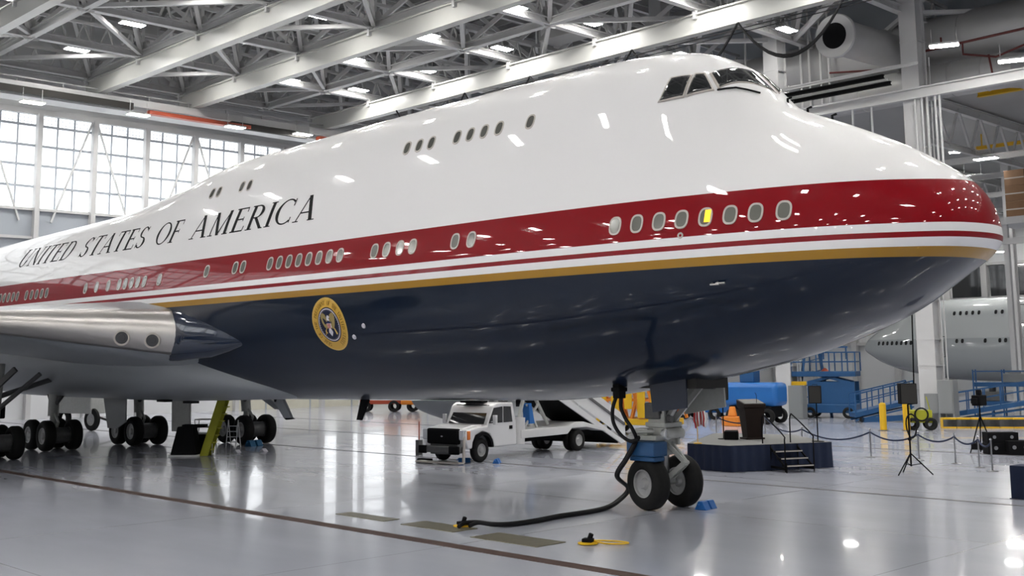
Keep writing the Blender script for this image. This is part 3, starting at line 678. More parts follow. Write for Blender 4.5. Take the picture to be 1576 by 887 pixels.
for ch in lett:
    if ch != ' ':
        a = math.radians(248-k*(318/len(lett)))
        for q in GL[ch][1]:
            vs = []
            for lx, ly in q:
                rr = .585+ly*.12; t = (lx-GL[ch][0]/2)*.10; vs.append(seal_pt(rr*math.cos(a)+t*math.sin(a), rr*math.sin(a)-t*math.cos(a), .012))
            b.add(vs, [(0, 1, 2, 3)])
    k += 1
b.build('ring_lettering', M['brown_ink'], seal, smooth=0, recalc=False)
def flat(polys, off, m, nm):
    b = MB()
    for po in polys: b.add([seal_pt(x, y, off) for x, y in po], [tuple(range(len(po)))])
    return b.build(nm, m, seal, smooth=0, recalc=False)
wing = [[(.05, .12), (.10, .30), (.20, .36), (.30, .33), (.33, .22), (.31, .08), (.24, -.06), (.14, -.12), (.07, -.08)]]
flat(wing+[[(-x, y) for x, y in p][::-1] for p in wing], .016, M['eagle'], 'eagle_wings')
flat([[(-.07, .14), (-.05, .24), (0, .29), (.06, .27), (.10, .23), (.05, .20), (.06, .12)]], .018, M['seal_white'], 'eagle_head')
flat([[(-.10, -.22), (0, -.34), (.10, -.22), (.06, -.12), (-.06, -.12)]], .018, M['seal_white'], 'eagle_tail')
flat([[(-.10, .10), (.10, .10), (.10, -.06), (0, -.17), (-.10, -.06)]], .019, M['flag_white'], 'shield')
flat([[(x-.012, .04), (x+.012, .04), (x+.012, -.10), (x-.012, -.10)] for x in (-.07, -.03, .01, .05)], .021, M['flag_red'], 'shield_stripes')
flat([[(-.10, .10), (.10, .10), (.10, .05), (-.10, .05)]], .021, M['flag_blue'], 'shield_band')
flat([[(-.30, -.30), (-.27, -.30), (-.16, -.10), (-.19, -.10)], [(.18, -.10), (.24, -.30), (.30, -.26), (.22, -.08)], [(-.26, -.18), (-.20, -.26), (-.17, -.24), (-.23, -.14)]], .017, M['gold_light'], 'arrows_and_branch')
flat([[(.43*math.cos(a)+.012*math.cos(c), .43*math.sin(a)+.012*math.sin(c)) for c in (0, 1.57, 3.14, 4.71)] for a in (2*PI*i/40 for i in range(40))], .014, M['seal_white'], 'ring_of_stars')

# ---- wing to body fairing
fx = [-21.0, -21.8, -22.6, -23.6, -24.8, -26.2, -27.6, -29.5, -33, -38, -43, -46, -48.5]
fw = [.6, 1.05, 1.55, 1.95, 2.3, 2.62, 3.0, 3.5, 3.8, 3.85, 3.7, 3.0, 1.5]
fb = [2.50, 2.42, 2.36, 2.32, 2.28, 2.24, 2.20, 2.15, 2.12, 2.12, 2.15, 2.25, 2.5]
ft = [2.9, 3.1, 3.3, 3.6, 4.0, 4.5, 5.0, 5.6, 5.8, 5.8, 5.6, 5.0, 3.5]
rows = []
for x in np.linspace(-21.0, -48.5, 48):
    W = pchip(fx[::-1], fw[::-1], x); B = pchip(fx[::-1], fb[::-1], x); T_ = pchip(fx[::-1], ft[::-1], x); zc = B+(T_-B)*.55; r = []
    for k in range(48):
        a = 2*PI*k/48; e = 2/2.5
        r.append((x, float(W)*abs(math.cos(a))**e*(1 if math.cos(a) > 0 else -1), float(zc)+float(zc-B if math.sin(a) < 0 else T_-zc)*abs(math.sin(a))**e*(1 if math.sin(a) > 0 else -1)))
    rows.append(r)
MB().grid(rows, close=True).build('wing_body_fairing', M['wing_grey'], jet, smooth=50)

# ---- wings
def af(x):                                   # half-thickness at chord fraction x, for unit thickness
    x = max(x, 0); return 5*(.2969*math.sqrt(x)-.126*x-.3516*x*x+.2843*x**3-.1015*x**4)
def wing_pt(s, xc, up, side):
    c = 15.6-.42*s; t = (2.15-.235*s) if s < 4.5 else 1.09-.028*(s-4.5)
    le = -25.6-.87*s; zc = 4.45+.105*s
    z = zc + (1 if up else -.92)*t*af(xc)*1.15*(1 if xc > .12 else (1+.25*(1-xc/.12))) - .02*xc*c + .12*t*math.sin(min(xc, .5)*PI)
    return (le-xc*c, side*(-3.25-s), z)
XS = [0, .002, .006, .012, .02, .03, .045, .065, .09, .13, .2, .3, .45, .6, .75, .9, 1.0]
def wing_shell(ss, x0u, x0l, x1, side):
    rows = []
    for s in ss:
        up = [wing_pt(s, x, True, side) for x in XS if x0u <= x <= x1]; lo = [wing_pt(s, x, False, side) for x in XS if x0l <= x <= x1]
        rows.append(up[::-1]+(lo[1:] if x0u == 0 else lo))
    return rows
SS = [-.9, -.4, 0, 1, 2, 3, 4.5, 6, 8, 10, 14, 18, 22, 26]
for side, wl in ((1, 'starboard wing with bare metal leading edge'), (-1, 'port wing, far side')):
    wg = MB().grid(wing_shell(SS, .0, .0, 1.0, side)); n = len(XS)*2-1
    wg.f.append(tuple((len(SS)-1)*n+k for k in range(n)))
    wgo = wg.build('wing', M['wing_grey'], jet, smooth=50)
    rows = []
    for s in SS:
        up = [wing_pt(s, x, True, side) for x in XS if x <= .065]; lo = [wing_pt(s, x, False, side) for x in XS if x <= .03]; rows.append(up[::-1]+lo[1:])
    o = MB().grid(rows).build('leading_edge', M['alu'], wgo, smooth=60, label='bare metal leading edge'); sd = o.modifiers.new('skin', 'SOLIDIFY'); sd.thickness = .03; sd.offset = 0
    for s in (.72, 1.48):
        n_ = Vector((.80, -.60*side, -.10)).normalized(); a = Vector(wing_pt(s, .003, False, side))+n_*.045
        b = MB(); b.lathe([(-.02, .26), (.05, .26), (.05, .21), (.02, .20)], a, n_, 24); bo = b.build('landing_light', M['frame'], wgo)
        b2 = MB(); b2.lathe([(.03, .21), (.03, .12), (.05, .11), (.05, .001)], a, n_, 24); b2.build('landing_light_glass', M['glass_dark'], wgo)
    # navy fillet in front of the wing root
    rows = []
    for x, r, y in ((-22.0, .04, 2.80), (-22.5, .26, 2.84), (-23.2, .52, 2.88), (-24.2, .80, 2.93), (-25.2, .92, 3.02), (-26.0, 1.04, 3.1), (-27.5, 1.12, 3.1)):
        rows.append([(x, side*(-y-r*.36*math.cos(2*PI*k/28)), 4.25+.03*(-x-22)+r*math.sin(2*PI*k/28)*(.98 if k <= 14 else .72)) for k in range(28)])
    MB().grid(rows, close=True).build('wing_root_fillet', M['navy'], jet, smooth=60)
    # inboard engine, pylon
    ey = side*(-11.7); ex = -25.4; ez = 2.45
    b = MB().lathe([(.9, 1.05), (.5, 1.12), (.1, 1.22), (0, 1.32), (.08, 1.42), (.5, 1.56), (1.6, 1.66), (3.2, 1.60), (4.6, 1.36), (5.2, 1.22), (5.2, 1.1), (4.4, 1.0)], (ex, ey, ez), (-1, 0, 0), 44)
    en = b.build('engine', M['wing_grey'], jet, smooth=50)
    MB().lathe([(.9, .001), (.5, .02), (.9, .3), (1.0, 1.1)], (ex, ey, ez), (-1, 0, 0), 32).build('fan', M['gear_dark'], en)
    MB().lathe([(4.2, .95), (5.2, .85), (6.4, .55), (7.6, .05)], (ex, ey, ez), (-1, 0, 0), 32).build('exhaust_cone', M['gear_grey'], en)
    MB().prism([(ex-1.2, ey-.2, ez+1.55), (ex-5.5, ey-.2, ez+1.2), (ex-9, ey-.2, ez+2.2), (ex-9, ey-.2, ez+3.0), (ex-6, ey-.2, ez+2.9)], (0, .4, 0)).build('pylon', M['wing_grey'], jet, smooth=0)

# ---- landing gear
def tyre_mb(c, r, w, n=36):
    c = Vector(c); h = w/2; return MB().lathe([(-h*.72, r*.50), (-h*.98, r*.62), (-h, r*.78), (-h*.86, r*.92), (-h*.55, r*.99), (-h*.2, r), (0, r*.992), (h*.2, r), (h*.55, r*.99), (h*.86, r*.92), (h, r*.78), (h*.98, r*.62), (h*.72, r*.50)], c, (0, 1, 0), n)
def hub_mb(c, r, w, sgn, n=28):
    h = w/2; return MB().lathe([(h*.70*1, r*.54), (h*.86, r*.53), (h*.84, r*.49), (h*.52, r*.46), (h*.42, r*.36), (h*.46, r*.25), (h*.72, r*.20), (h*.85, r*.15), (h*.88, .001)], c, (0, sgn, 0), n).lathe([(-h*.6, r*.54), (-h*.5, r*.1)], c, (0, sgn, 0), n)
def wheel(c, r, w, root):
    ty = tyre_mb(c, r, w).build('tyre', M['tyre'], root, smooth=40)
    for sg in (-1, 1):
        b = hub_mb(c, r, w, sg)
        for k in range(8):
            a = 2*PI*k/8; q = Vector(c)+Vector((r*.30*math.cos(a), sg*w*.22, r*.30*math.sin(a))); b.lathe([(0, r*.045), (.03, r*.045), (.03, .001)], q, (0, sg, 0), 8)
        b.build('wheel_hub', M['hub'], root)
for gx, gy, rake in ((-35.89, -5.5, 0), (-38.96, -1.92, 0), (-38.96, 1.92, 0), (-35.89, 5.5, 0)):
    g = MB().tube([(gx, gy, .62), (gx, gy, 1.5)], .13, 12).tube([(gx, gy, 1.4), (gx-.1, gy*.97, 3.6)], .22, 12).build('main_landing_gear', M['gear_grey'], jet)
    for ax_ in (-.735, .735):
        for ay in (-.56, .56): wheel((gx+ax_, gy+ay, .63), .63, .44, g)
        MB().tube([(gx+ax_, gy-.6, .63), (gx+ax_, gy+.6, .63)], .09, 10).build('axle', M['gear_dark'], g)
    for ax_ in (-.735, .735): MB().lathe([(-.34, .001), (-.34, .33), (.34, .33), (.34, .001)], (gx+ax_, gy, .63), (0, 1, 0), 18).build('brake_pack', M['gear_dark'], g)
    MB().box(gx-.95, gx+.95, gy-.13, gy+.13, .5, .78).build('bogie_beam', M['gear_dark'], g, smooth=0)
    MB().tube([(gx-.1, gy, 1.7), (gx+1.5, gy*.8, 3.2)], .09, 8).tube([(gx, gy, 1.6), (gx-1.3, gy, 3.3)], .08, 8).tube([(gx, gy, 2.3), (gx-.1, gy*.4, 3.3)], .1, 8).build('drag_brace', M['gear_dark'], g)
    MB().tube([(gx+.2, gy, 1.5), (gx+.55, gy, 1.15), (gx+.3, gy, .8)], .06, 8).build('torque_link', M['gear_grey'], g)
    MB().tube([(gx-.2, gy+.15, 3.3), (gx-.25, gy+.18, 1.5), (gx-.6, gy+.1, .85)], .025, 6).build('hose', M['black'], g)
def door(pts, d, m=M['wing_grey'], nm='gear_door'): return MB().prism(pts, d).build(nm, m, jet, bevel=.01, smooth=0)
door([(-39.6, .5, 2.35), (-37.35, .5, 2.35), (-37.3, .5, 1.1), (-38.1, .5, .8), (-39.0, .5, .78)], (0, .06, 0))
door([(-33.33, .5, 2.4), (-31.86, .5, 2.4), (-31.78, .5, .9), (-33.25, .5, .85)], (0, .06, 0), M['gear_grey'])
door([(-31.5, 3.0, 2.4), (-30.6, 3.0, 2.4), (-29.9, 3.4, 1.7), (-30.3, 3.4, 1.68)], (0, .08, 0))
door([(-26.3, .6, 2.45), (-25.6, .6, 2.45), (-24.9, .6, 1.62), (-25.35, .6, 1.6)], (0, .12, 0))
door([(-24.95, .6, 1.62), (-25.35, .6, 1.60), (-25.2, .6, 1.54), (-24.75, .6, 1.58)], (0, .12, 0), M['matt_black'], 'door_foot')
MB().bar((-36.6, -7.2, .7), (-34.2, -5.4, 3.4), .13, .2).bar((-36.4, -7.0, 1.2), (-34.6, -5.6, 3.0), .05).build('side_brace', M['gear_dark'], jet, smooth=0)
MB().box(-38.9, -38.4, -4.6, -4.1, 1.4, 2.0).build('brake_cooling_box', M['matt_black'], jet, bevel=.05)
# belly marks: outflow openings
for x, y in ((-29.3, -1.9), (-27.0, -2.1)):
    MB().box(x-.3, x+.3, y-.15, y+.15, 2.17, 2.25).build('air_scoop', M['matt_black'], jet, smooth=0)

# nose gear
NX = -7.87
ng = MB().tube([(NX, 0, 1.25), (NX-.05, 0, 2.0), (NX-.1, 0, 3.1)], .17, 16).lathe([(0, .2), (.0, .24), (.12, .24), (.12, .2)], (NX-.01, 0, 1.28), (0, 0, 1), 16).lathe([(0, .2), (.0, .25), (.2, .25), (.2, .2)], (NX-.04, 0, 1.85), (0, 0, 1), 16).build('nose_landing_gear', M['gear_grey'], jet)
for q_ in (-1, 1): wheel((NX, q_*.52, .62), .62, .44, ng)
for ch in list(ng.children): ch.data.transform(Matrix.Translation((NX, 0, 0)) @ Matrix.Rotation(math.radians(-11), 4, 'Z') @ Matrix.Translation((-NX, 0, 0)))
MB().tube([(NX, 0, .55), (NX, 0, 1.3)], .11, 14).build('piston', M['chrome'], ng)
MB().tube([(NX, -.5, .62), (NX, .5, .62)], .08, 12).build('axle', M['gear_grey'], ng)
b = MB()
for y in (-.09, .09): b.bar((NX+.15, y, 1.55), (NX+.62, y*.4, 1.12), .05, .10); b.bar((NX+.62, y*.4, 1.10), (NX+.14, y, .72), .06, .12)
b.tube([(NX+.62, -.1, 1.11), (NX+.62, .1, 1.11)], .05, 10); b.tube([(NX+.14, -.14, .72), (NX+.14, .14, .72)], .08, 10)
b.build('torque_link', M['gear_grey'], ng, smooth=30)
b = MB().bar((NX+.1, -.12, 1.95), (NX+1.15, -.35, 3.15), .09, .12).bar((NX+.1, .12, 1.95), (NX+1.15, .35, 3.15), .09, .12).bar((NX+.55, -.25, 2.5), (NX+.55, .25, 2.5), .06).bar((NX+.25, -.3, 2.2), (NX+.35, -.4, 3.2), .07).build('drag_brace', M['gear_grey'], ng, smooth=0)
b = MB().tube([(NX+.25, -.30, 1.78), (NX+.25, .34, 1.78)], .13, 14).tube([(NX+.1, -.34, 1.6), (NX+.1, .34, 1.6)], .06, 10).box(NX-.28, NX+.2, -.26, .26, 1.72, 1.84).box(NX-.2, NX+.12, -.22, .22, 2.05, 2.16).build('steering_collar', M['gear_grey'], ng, smooth=30, bevel=.01)
for y in (-.28, .28): MB().lathe([(0, .02), (.04, .11), (.16, .13), (.18, .12), (.17, .001)], (NX+.16, y, 1.76), (1, 0, 0), 18).build('taxi_light', M['silver_lens'], ng)
MB().lathe([(-.3, .001), (-.3, .16), (.3, .16), (.3, .001)], (NX+.02, 0, 1.58), (0, 1, 0), 18).box(NX-.3, NX+.3, -.34, .34, 1.92, 2.04).box(NX-.24, NX+.26, -.3, -.22, 1.5, 2.25).box(NX-.24, NX+.26, .22, .3, 1.5, 2.25).build('steering_block', M['gear_grey'], ng, bevel=.02, smooth=30)
MB().box(NX-.3, NX+.15, -.36, .36, 2.12, 2.5).lathe([(-.02, .001), (-.02, .1), (.1, .1), (.1, .001)], (NX+.3, -.18, 2.14), (1, 0, 0), 12).build('valve_pack', M['gear_dark'], ng, bevel=.03, smooth=30)
b = MB()
for (a, c) in (((NX-.1, -.2, 3.0), (NX-.2, -.22, 1.9)), ((NX+.15, -.2, 3.0), (NX+.2, -.25, 1.9)), ((NX-.16, .1, 2.8), (NX-.2, .1, 1.4))): b.tube([a, ((a[0]+c[0])/2+.06, (a[1]+c[1])/2-.05, (a[2]+c[2])/2), c], .022, 6)
b.tube([(NX-.16, -.1, 1.9), (NX-.3, -.2, 1.6), (NX-.2, -.12, 1.2), (NX-.1, -.1, .8)], .02, 6)
b.build('hydraulic_line', M['black'], ng)
MB().box(NX-.62, NX+.25, -.62, -.20, 1.62, 1.74).box(NX-.5, NX-.1, -.5, -.2, 1.74, 1.9).tube([(NX-.6, -.5, 1.8), (NX+.1, -.5, 1.84)], .05, 8).build('steering_actuator', M['gear_grey'], ng, bevel=.02, smooth=30)
MB().prism([(-7.72, -.72, 3.2), (-6.62, -.72, 3.2), (-6.62, -.72, 2.42), (-7.62, -.72, 2.30)], (0, .05, 0)).build('nose_gear_door', M['navy_matt'], jet, smooth=0, label='navy nose gear door, near side')
MB().prism([(-7.7, .62, 3.2), (-6.55, .62, 3.25), (-6.5, .62, 2.40), (-7.7, .62, 2.2)], (0, .05, 0)).build('nose_gear_door', M['gear_grey'], jet, smooth=0, label='light grey nose gear door, far side')
MB().box(-7.6, -6.75, .52, .62, 2.82, 3.0).build('door_actuator', M['gear_dark'], jet, smooth=0, bevel=.02)
MB().box(-9.0, -6.4, -.62, .62, 2.86, 3.3).build('wheel_well_shade_box', M['dark'], jet, smooth=0)  # solid dark box, its colour stands in for shade inside the well
# things at the nose wheels
o = MB().box(-.42, .42, -.26, .26, 0, .34).box(-.38, .38, -.2, .2, -.12, 0).build('steering_lock_box', M['blue'], bevel=.03); o.location = (NX-.05, -.60, 1.27)
tag(o, 'dark blue box strapped over the nose gear\'s near wheel', 'box')
def chock(x, y, rz, lab, m=M['teal'], s=1.0, grp=None):
    r = thing('wheel_chock', lab, 'wheel chock', (x, y, 0), rz, grp)
    for k in (-.13, .13): MB().prism([(-.14*s, k*s-.1*s, 0), (.14*s, k*s-.1*s, 0), (.05*s, k*s-.1*s, .17*s), (-.05*s, k*s-.1*s, .17*s)], (0, .2*s, 0)).build('block', m, r, bevel=.012)
    MB().tube([(-.02, -.3*s, .1*s), (.0, 0, .16*s), (.02, .3*s, .1*s)], .02, 6).build('rope', m, r); return r
chock(-7.1, .55, .1, 'bright blue wheel chock in front of the nose wheels', M['bright_blue'], 1.15)
chock(-33.9, 4.7, .2, 'dark teal wheel chock at the far wing gear', M['teal'], 1.5)
chock(-21.0, 5.25, -.6, 'blue chock behind the truck\'s left front tyre', M['bright_blue'], .9); chock(-19.85, 5.75, .6, 'blue chock in front of the truck door side of the front tyre', M['bright_blue'], .9)
# ground power cables
r = thing('ground_power_cable', 'pair of thick black cables looping from the belly onto the floor', 'cable', (-8.4, -1.0, 0))
rb = Vector((-8.4, -1.0, 0))
def loc(L): return [Vector(p)-rb for p in L]
MB().box(-.10, .10, -.13, .13, 2.62, 3.05).box(-.13, .13, -.16, .16, 2.78, 2.88).build('connector', M['matt_black'], r, bevel=.02)
MB().tube(loc([(-8.3, -1.0, 3.0), (-8.15, -1.0, 3.15), (-7.9, -.9, 3.25)]), .045, 8).build('short_lead', M['black'], r)
def smoothp(L, n=8):
    L = [Vector(p) for p in L]; L = [L[0]]+L+[L[-1]]; o = []
    for i in range(1, len(L)-2):
        for k in range(n):
            t = k/n; a, b_, c, d = L[i-1:i+3]; o.append(.5*((2*b_)+(c-a)*t+(2*a-5*b_+4*c-d)*t*t+(-a+3*b_-3*c+d)*t**3))
    return o+[L[-2]]
c1 = [on(u, v, 1, -1.0) for u, v in ((948, 612), (943, 630), (944, 650), (954, 668), (969, 679), (981, 677))]+[Vector((-8.0, -.85, 1.68))]
c2 = [on(u, v, 1, -1.0) for u, v in ((956, 612), (956, 628), (963, 645), (974, 662))]+[Vector((-8.0, -.9, 1.62))]
fl = [Vector((-8.3, -.95, 1.2)), Vector((-8.55, -1.0, .8)), on(966, 752, 2, .38), on(950, 771, 2, .15), on(930, 782, 2, .05), on(895, 789, 2, .05), on(860, 794, 2, .05), on(825, 801, 2, .05), on(790, 806, 2, .05), on(760, 807, 2, .08), on(735, 804, 2, .1), on(716, 805, 2, .1), on(706, 811, 2, .05)]
MB().tube(smoothp(loc(c1+fl)), .045, 8).build('cable', M['black'], r)
MB().tube(smoothp(loc(c2+[p+Vector((.10, -.06, 0)) for p in fl[:-2]]+[on(722, 810, 2, .05)])), .045, 8).build('cable', M['black'], r)
# floor hatches and outlets
def hatch(x0, x1, y0, y1, lab):
    o = MB().box(-(x1-x0)/2, (x1-x0)/2, -(y1-y0)/2, (y1-y0)/2, 0, .012).build('floor_hatch', M['plate'], smooth=0, bevel=.004); o.location = ((x0+x1)/2, (y0+y1)/2, 0)
    tag(o, lab, 'hatch')
hatch(-8.0, -6.1, -6.2, -5.38, 'tarnished brass floor hatch nearest the camera'); hatch(-10.5, -8.75, -6.0, -5.3, 'tarnished floor hatch where the black cables end'); hatch(-13.0, -11.15, -5.95, -5.5, 'tarnished floor hatch farthest left of the three')
def outlet(x, y, rz, lab, loop):
    r = thing('floor_outlet', lab, 'floor outlet', (x, y, .012), rz)
    MB().lathe([(0, .001), (0, .2), (.02, .2), (.03, .16), (.03, .001)], (0, 0, 0), (0, 0, 1), 20).build('rim', M['yellow'], r)
    MB().box(-.1, .1, -.09, .09, .03, .10).lathe([(0, .05), (.12, .05), (.12, .001)], (.03, 0, .08), (.4, 0, 1), 10).build('plug', M['matt_black'], r, bevel=.01)
    if loop: MB().tube(smoothp([(.12, .03, .05), (.35, .0, .02), (.65, .06, .02), (.75, .22, .02), (.5, .34, .02), (.1, .3, .02), (-.1, .15, .03)]), .018, 6).build('yellow_cord', M['yellow'], r)
a = on(712, 811, 2, 0); outlet(a[0], a[1], 0, 'yellow ringed floor outlet where the black cables end', False)
a = on(905, 838, 2, 0); outlet(a[0], a[1], .4, 'yellow and black floor plug with a loop of cord, nearest the camera', True)

# ================================================================== GROUND EQUIPMENT
# airstair truck: local x forward, y to its left, z up; origin between the front wheels
fdir = Vector((.141, -.990, 0)); fl_ = Vector((-20.47, 5.62, 0)); left = Vector((.990, .141, 0)); org = fl_-left*.95
tr = thing('airstair_truck', 'white pickup-cab truck with black grille carrying a white boarding stair', 'truck', org, math.atan2(fdir.y, fdir.x))
WB = -5.9
def extr(poly, y0, y1): return [(p[0], y0, p[1]) for p in poly], (0, y1-y0, 0)
b = MB(); b.prism(*extr([(.86, .62), (.98, .98), (.92, 1.12), (.2, 1.24), (-.25, 1.25), (-.6, 1.92), (-.8, 2.03), (-1.75, 2.03), (-1.95, 1.3), (-1.98, .48), (-.62, .48), (-.58, .72), (-.4, .95), (0, 1.06), (.38, .95), (.52, .72), (.56, .5), (.8, .5)], -.98, .98)); b.build('cab', M['truck_white'], tr, bevel=.05)
MB().prism(*extr([(.88, 1.0), (.9, 1.2), (.3, 1.3), (-.2, 1.3), (-.25, 1.1)], -.80, .80)).build('hood', M['truck_white'], tr, bevel=.05)
b = MB().box(.86, 1.06, -.72, .72, .66, 1.2); b.build('grille', M['matt_black'], tr, bevel=.06)
b = MB().add([(1.068, .06, .93), (1.068, 0, .90), (1.068, -.06, .93), (1.068, 0, .96)], [(0, 1, 2, 3)]); b.build('grille_badge', M['chrome'], tr, smooth=0)
for s in (-1, 1):
    MB().box(.84, 1.0, s*.84-.12, s*.84+.12, .80, 1.16).build('headlight', M['silver_lens'], tr, bevel=.03)
    MB().box(.70, .86, s*.985-.03, s*.985+.03, .82, 1.12).build('turn_signal', M['amber'], tr, bevel=.02)
    MB().prism([(-.33, s*.985, 1.33), (-.62, s*.985, 1.86), (-1.12, s*.985, 1.90), (-1.12, s*.985, 1.33)], (0, s*.012, 0)).build('side_window', M['glass_dark'], tr, smooth=0)
    MB().prism([(-1.18, s*.985, 1.33), (-1.18, s*.985, 1.90), (-1.60, s*.985, 1.88), (-1.70, s*.985, 1.33)], (0, s*.012, 0)).build('side_window', M['glass_dark'], tr, smooth=0)
    MB().box(-1.68, -1.52, s*.99-.02, s*.99+.02, 1.08, 1.2).build('door_handle', M['matt_black'], tr, smooth=0)
    MB().box(-.52, -.40, s*1.18-.07, s*1.18+.07, 1.28, 1.62).bar((-.46, s*.98, 1.38), (-.46, s*1.14, 1.4), .04).build('mirror', M['truck_white'], tr, bevel=.02)
    b = MB()
    for k in range(13):
        a0 = PI*k/12; b.v += [(-.0+.55*math.cos(a0), s*y, .5+.55*math.sin(a0)) for y in (.86, 1.04)]+[(-.0+.44*math.cos(a0), s*y, .5+.44*math.sin(a0)) for y in (.86, 1.04)]
    for k in range(12):
        i = 4*k; b.f += [(i, i+4, i+5, i+1), (i+2, i+3, i+7, i+6), (i+1, i+5, i+7, i+3), (i, i+2, i+6, i+4)]
    b.build('fender_flare', M['matt_black'], tr, smooth=40)
MB().prism([(-.26, -.82, 1.30), (-.26, .82, 1.30), (-.66, .76, 1.95), (-.66, -.76, 1.95)], (.012, 0, .012)).build('windscreen', M['glass_dark'], tr, smooth=0)
b = MB().box(1.0, 1.25, -.95, .95, .38, .60).box(.9, 1.0, -.6, .6, .3, .7); b.build('bumper', M['gear_dark'], tr, bevel=.03)
MB().box(1.2, 1.3, -.9, -.55, .34, .62).build('bumper_block', M['matt_black'], tr, bevel=.03); MB().box(1.2, 1.3, .5, .95, .34, .62).build('bumper_block', M['matt_black'], tr, bevel=.03)
MB().bar((1.25, -.95, .06), (1.25, 1.05, .06), .3, .05).bar((1.1, 1.02, .06), (1.05, 1.02, .95), .05, .10).build('stabiliser', M['frame'], tr, smooth=0)
MB().box(-.9, -.5, -.5, .5, 2.03, 2.14).build('beacon_bar', M['matt_black'], tr, bevel=.03)
def tw(x, y, r=.42):
    ty = tyre_mb((x, y, r), r, .26, 28).build('tyre', M['tyre'], tr, smooth=40); sg = 1 if y > 0 else -1
    hub_mb((x, y, r), r, .26, sg).build('wheel_rim', M['hub'], ty)
for y in (-.85, .82): tw(0, y)
for y in (-.92, -.62, .62, .92): tw(WB, y)
MB().box(-7.8, .8, -.42, -.30, .5, .72).box(-7.8, .8, .30, .42, .5, .72).box(WB-.2, WB+.2, -.8, .8, .36, .48).build('chassis', M['matt_black'], tr, smooth=0)
MB().prism(*extr([(-2.15, .70), (-2.15, 1.0), (-5.2, 1.0), (-5.6, 1.12), (-6.2, 1.12), (-7.8, .78), (-7.8, .66), (-6.45, .9), (-5.4, .9), (-5.1, .70)], -1.05, 1.05)).build('rear_body', M['stair_white'], tr, bevel=.02, smooth=0)
MB().lathe([(0, .001), (0, .3), (.95, .3), (.95, .001)], (-2.25, .75, .5), (-.05, 0, 1), 20).build('tank', M['stair_white'], tr)
for q in (((-2.3, .75, 1.2), (-2.9, .75, 2.6)), ((-3.2, .6, 1.1), (-2.6, .6, 2.3)), ((-3.3, -.6, 1.1), (-2.4, -.6, 2.6)), ((-4.4, .6, 1.1), (-3.4, .6, 2.4))): MB().tube(q, .07, 8).build('lift_ram', M['gear_grey'], tr)
MB().bar((-2.5, .9, 1.05), (-3.4, .9, 1.9), .07).bar((-3.3, .9, 1.05), (-2.7, .9, 1.9), .07).build('cross_brace', M['gear_grey'], tr, smooth=0)
MB().prism([(-2.75, .7, 1.2), (-3.05, .7, 1.2), (-2.85, .7, 1.95), (-2.7, .7, 1.9)], (0, .3, 0)).build('hose_reel_panel', M['bright_blue'], tr, smooth=0)
# the stair itself, rising forward over the cab towards the belly
st = MB()
slope = (2.75-.35)/(2.9-6.6+0)
A_, B_ = (-9.3, .15), (-2.6, 3.25)
for s in (-1, 1):
    st.prism([(A_[0], s*.95, A_[1]), (B_[0], s*.95, B_[1]), (B_[0], s*.95, B_[1]-.35), (A_[0]+.3, s*.95, .1)], (0, s*.06, 0))
st.build('stair_stringer', M['stair_white'], tr, smooth=0)
st = MB()
for s in (-1, 1): st.prism([(A_[0], s*1.0, A_[1]+.12), (A_[0]+.1, s*1.0, A_[1]+1.1), (B_[0], s*1.0, B_[1]+1.0), (B_[0], s*1.0, B_[1]+.05)], (0, s*.03, 0))
st.build('side_screen', M['stair_white'], tr, smooth=0)
st = MB()
for k in range(17):
    t_ = k/17; st.box(A_[0]+t_*6.7, A_[0]+t_*6.7+.36, -.92, .92, A_[1]+t_*3.1, A_[1]+t_*3.1+.03)
st.build('tread', M['gear_dark'], tr, smooth=0)
MB().prism([(A_[0]+.4, -.9, A_[1]+.02), (B_[0], -.9, B_[1]-.2), (B_[0], -.9, B_[1]-.26), (A_[0]+.4, -.9, A_[1]-.04)], (0, 1.8, 0)).build('underside_panel', M['matt_black'], tr, smooth=0)
st = MB()
for s in (-1, 1): st.bar((A_[0]+.1, s*1.05, A_[1]+.72), (B_[0], s*1.05, B_[1]+.62), .05, .10)
st.build('handrail', M['gear_dark'], tr, smooth=0)

# stage with skirt
P = [Vector((-14.6, 9.55, 0)), Vector((-11.86, 8.26, 0)), Vector((-10.25, 11.58, 0)), Vector((-11.9, 13.4, 0)), Vector((-14.6, 13.4, 0))]
P = [on(1060, 722, 2, 0), on(1124, 727.5, 2, 0), on(1280, 720, 2, 0), Vector((-13.2, 13.9, 0)), Vector((-15.8, 12.9, 0))]
c0 = sum(P, Vector())/5; H = .82
sg = thing('stage', 'low stage with grey top and pleated navy skirt behind the nose gear', 'stage', c0)
MB().prism([p-c0+Vector((0, 0, H-.06)) for p in P], (0, 0, .06)).build('deck', M['stage_top'], sg, smooth=0)
sk = MB(); rows = [[], []]
for i in range(5):
    a, b_ = P[i], P[(i+1) % 5]; n = int((b_-a).length/.06); dr = (b_-a).normalized(); nr = Vector((dr.y, -dr.x, 0))
    if (a+nr-c0).length < (a-nr-c0).length: nr = -nr
    for k in range(n):
        p = a+(b_-a)*k/n-c0; o_ = nr*(.035+.022*math.sin(k*1.1))
        rows[0].append(p+o_*1.6+Vector((0, 0, .01))); rows[1].append(p+o_+Vector((0, 0, H-.01)))
sk.grid(rows, close=True).build('skirt', M['skirt'], sg, smooth=60)
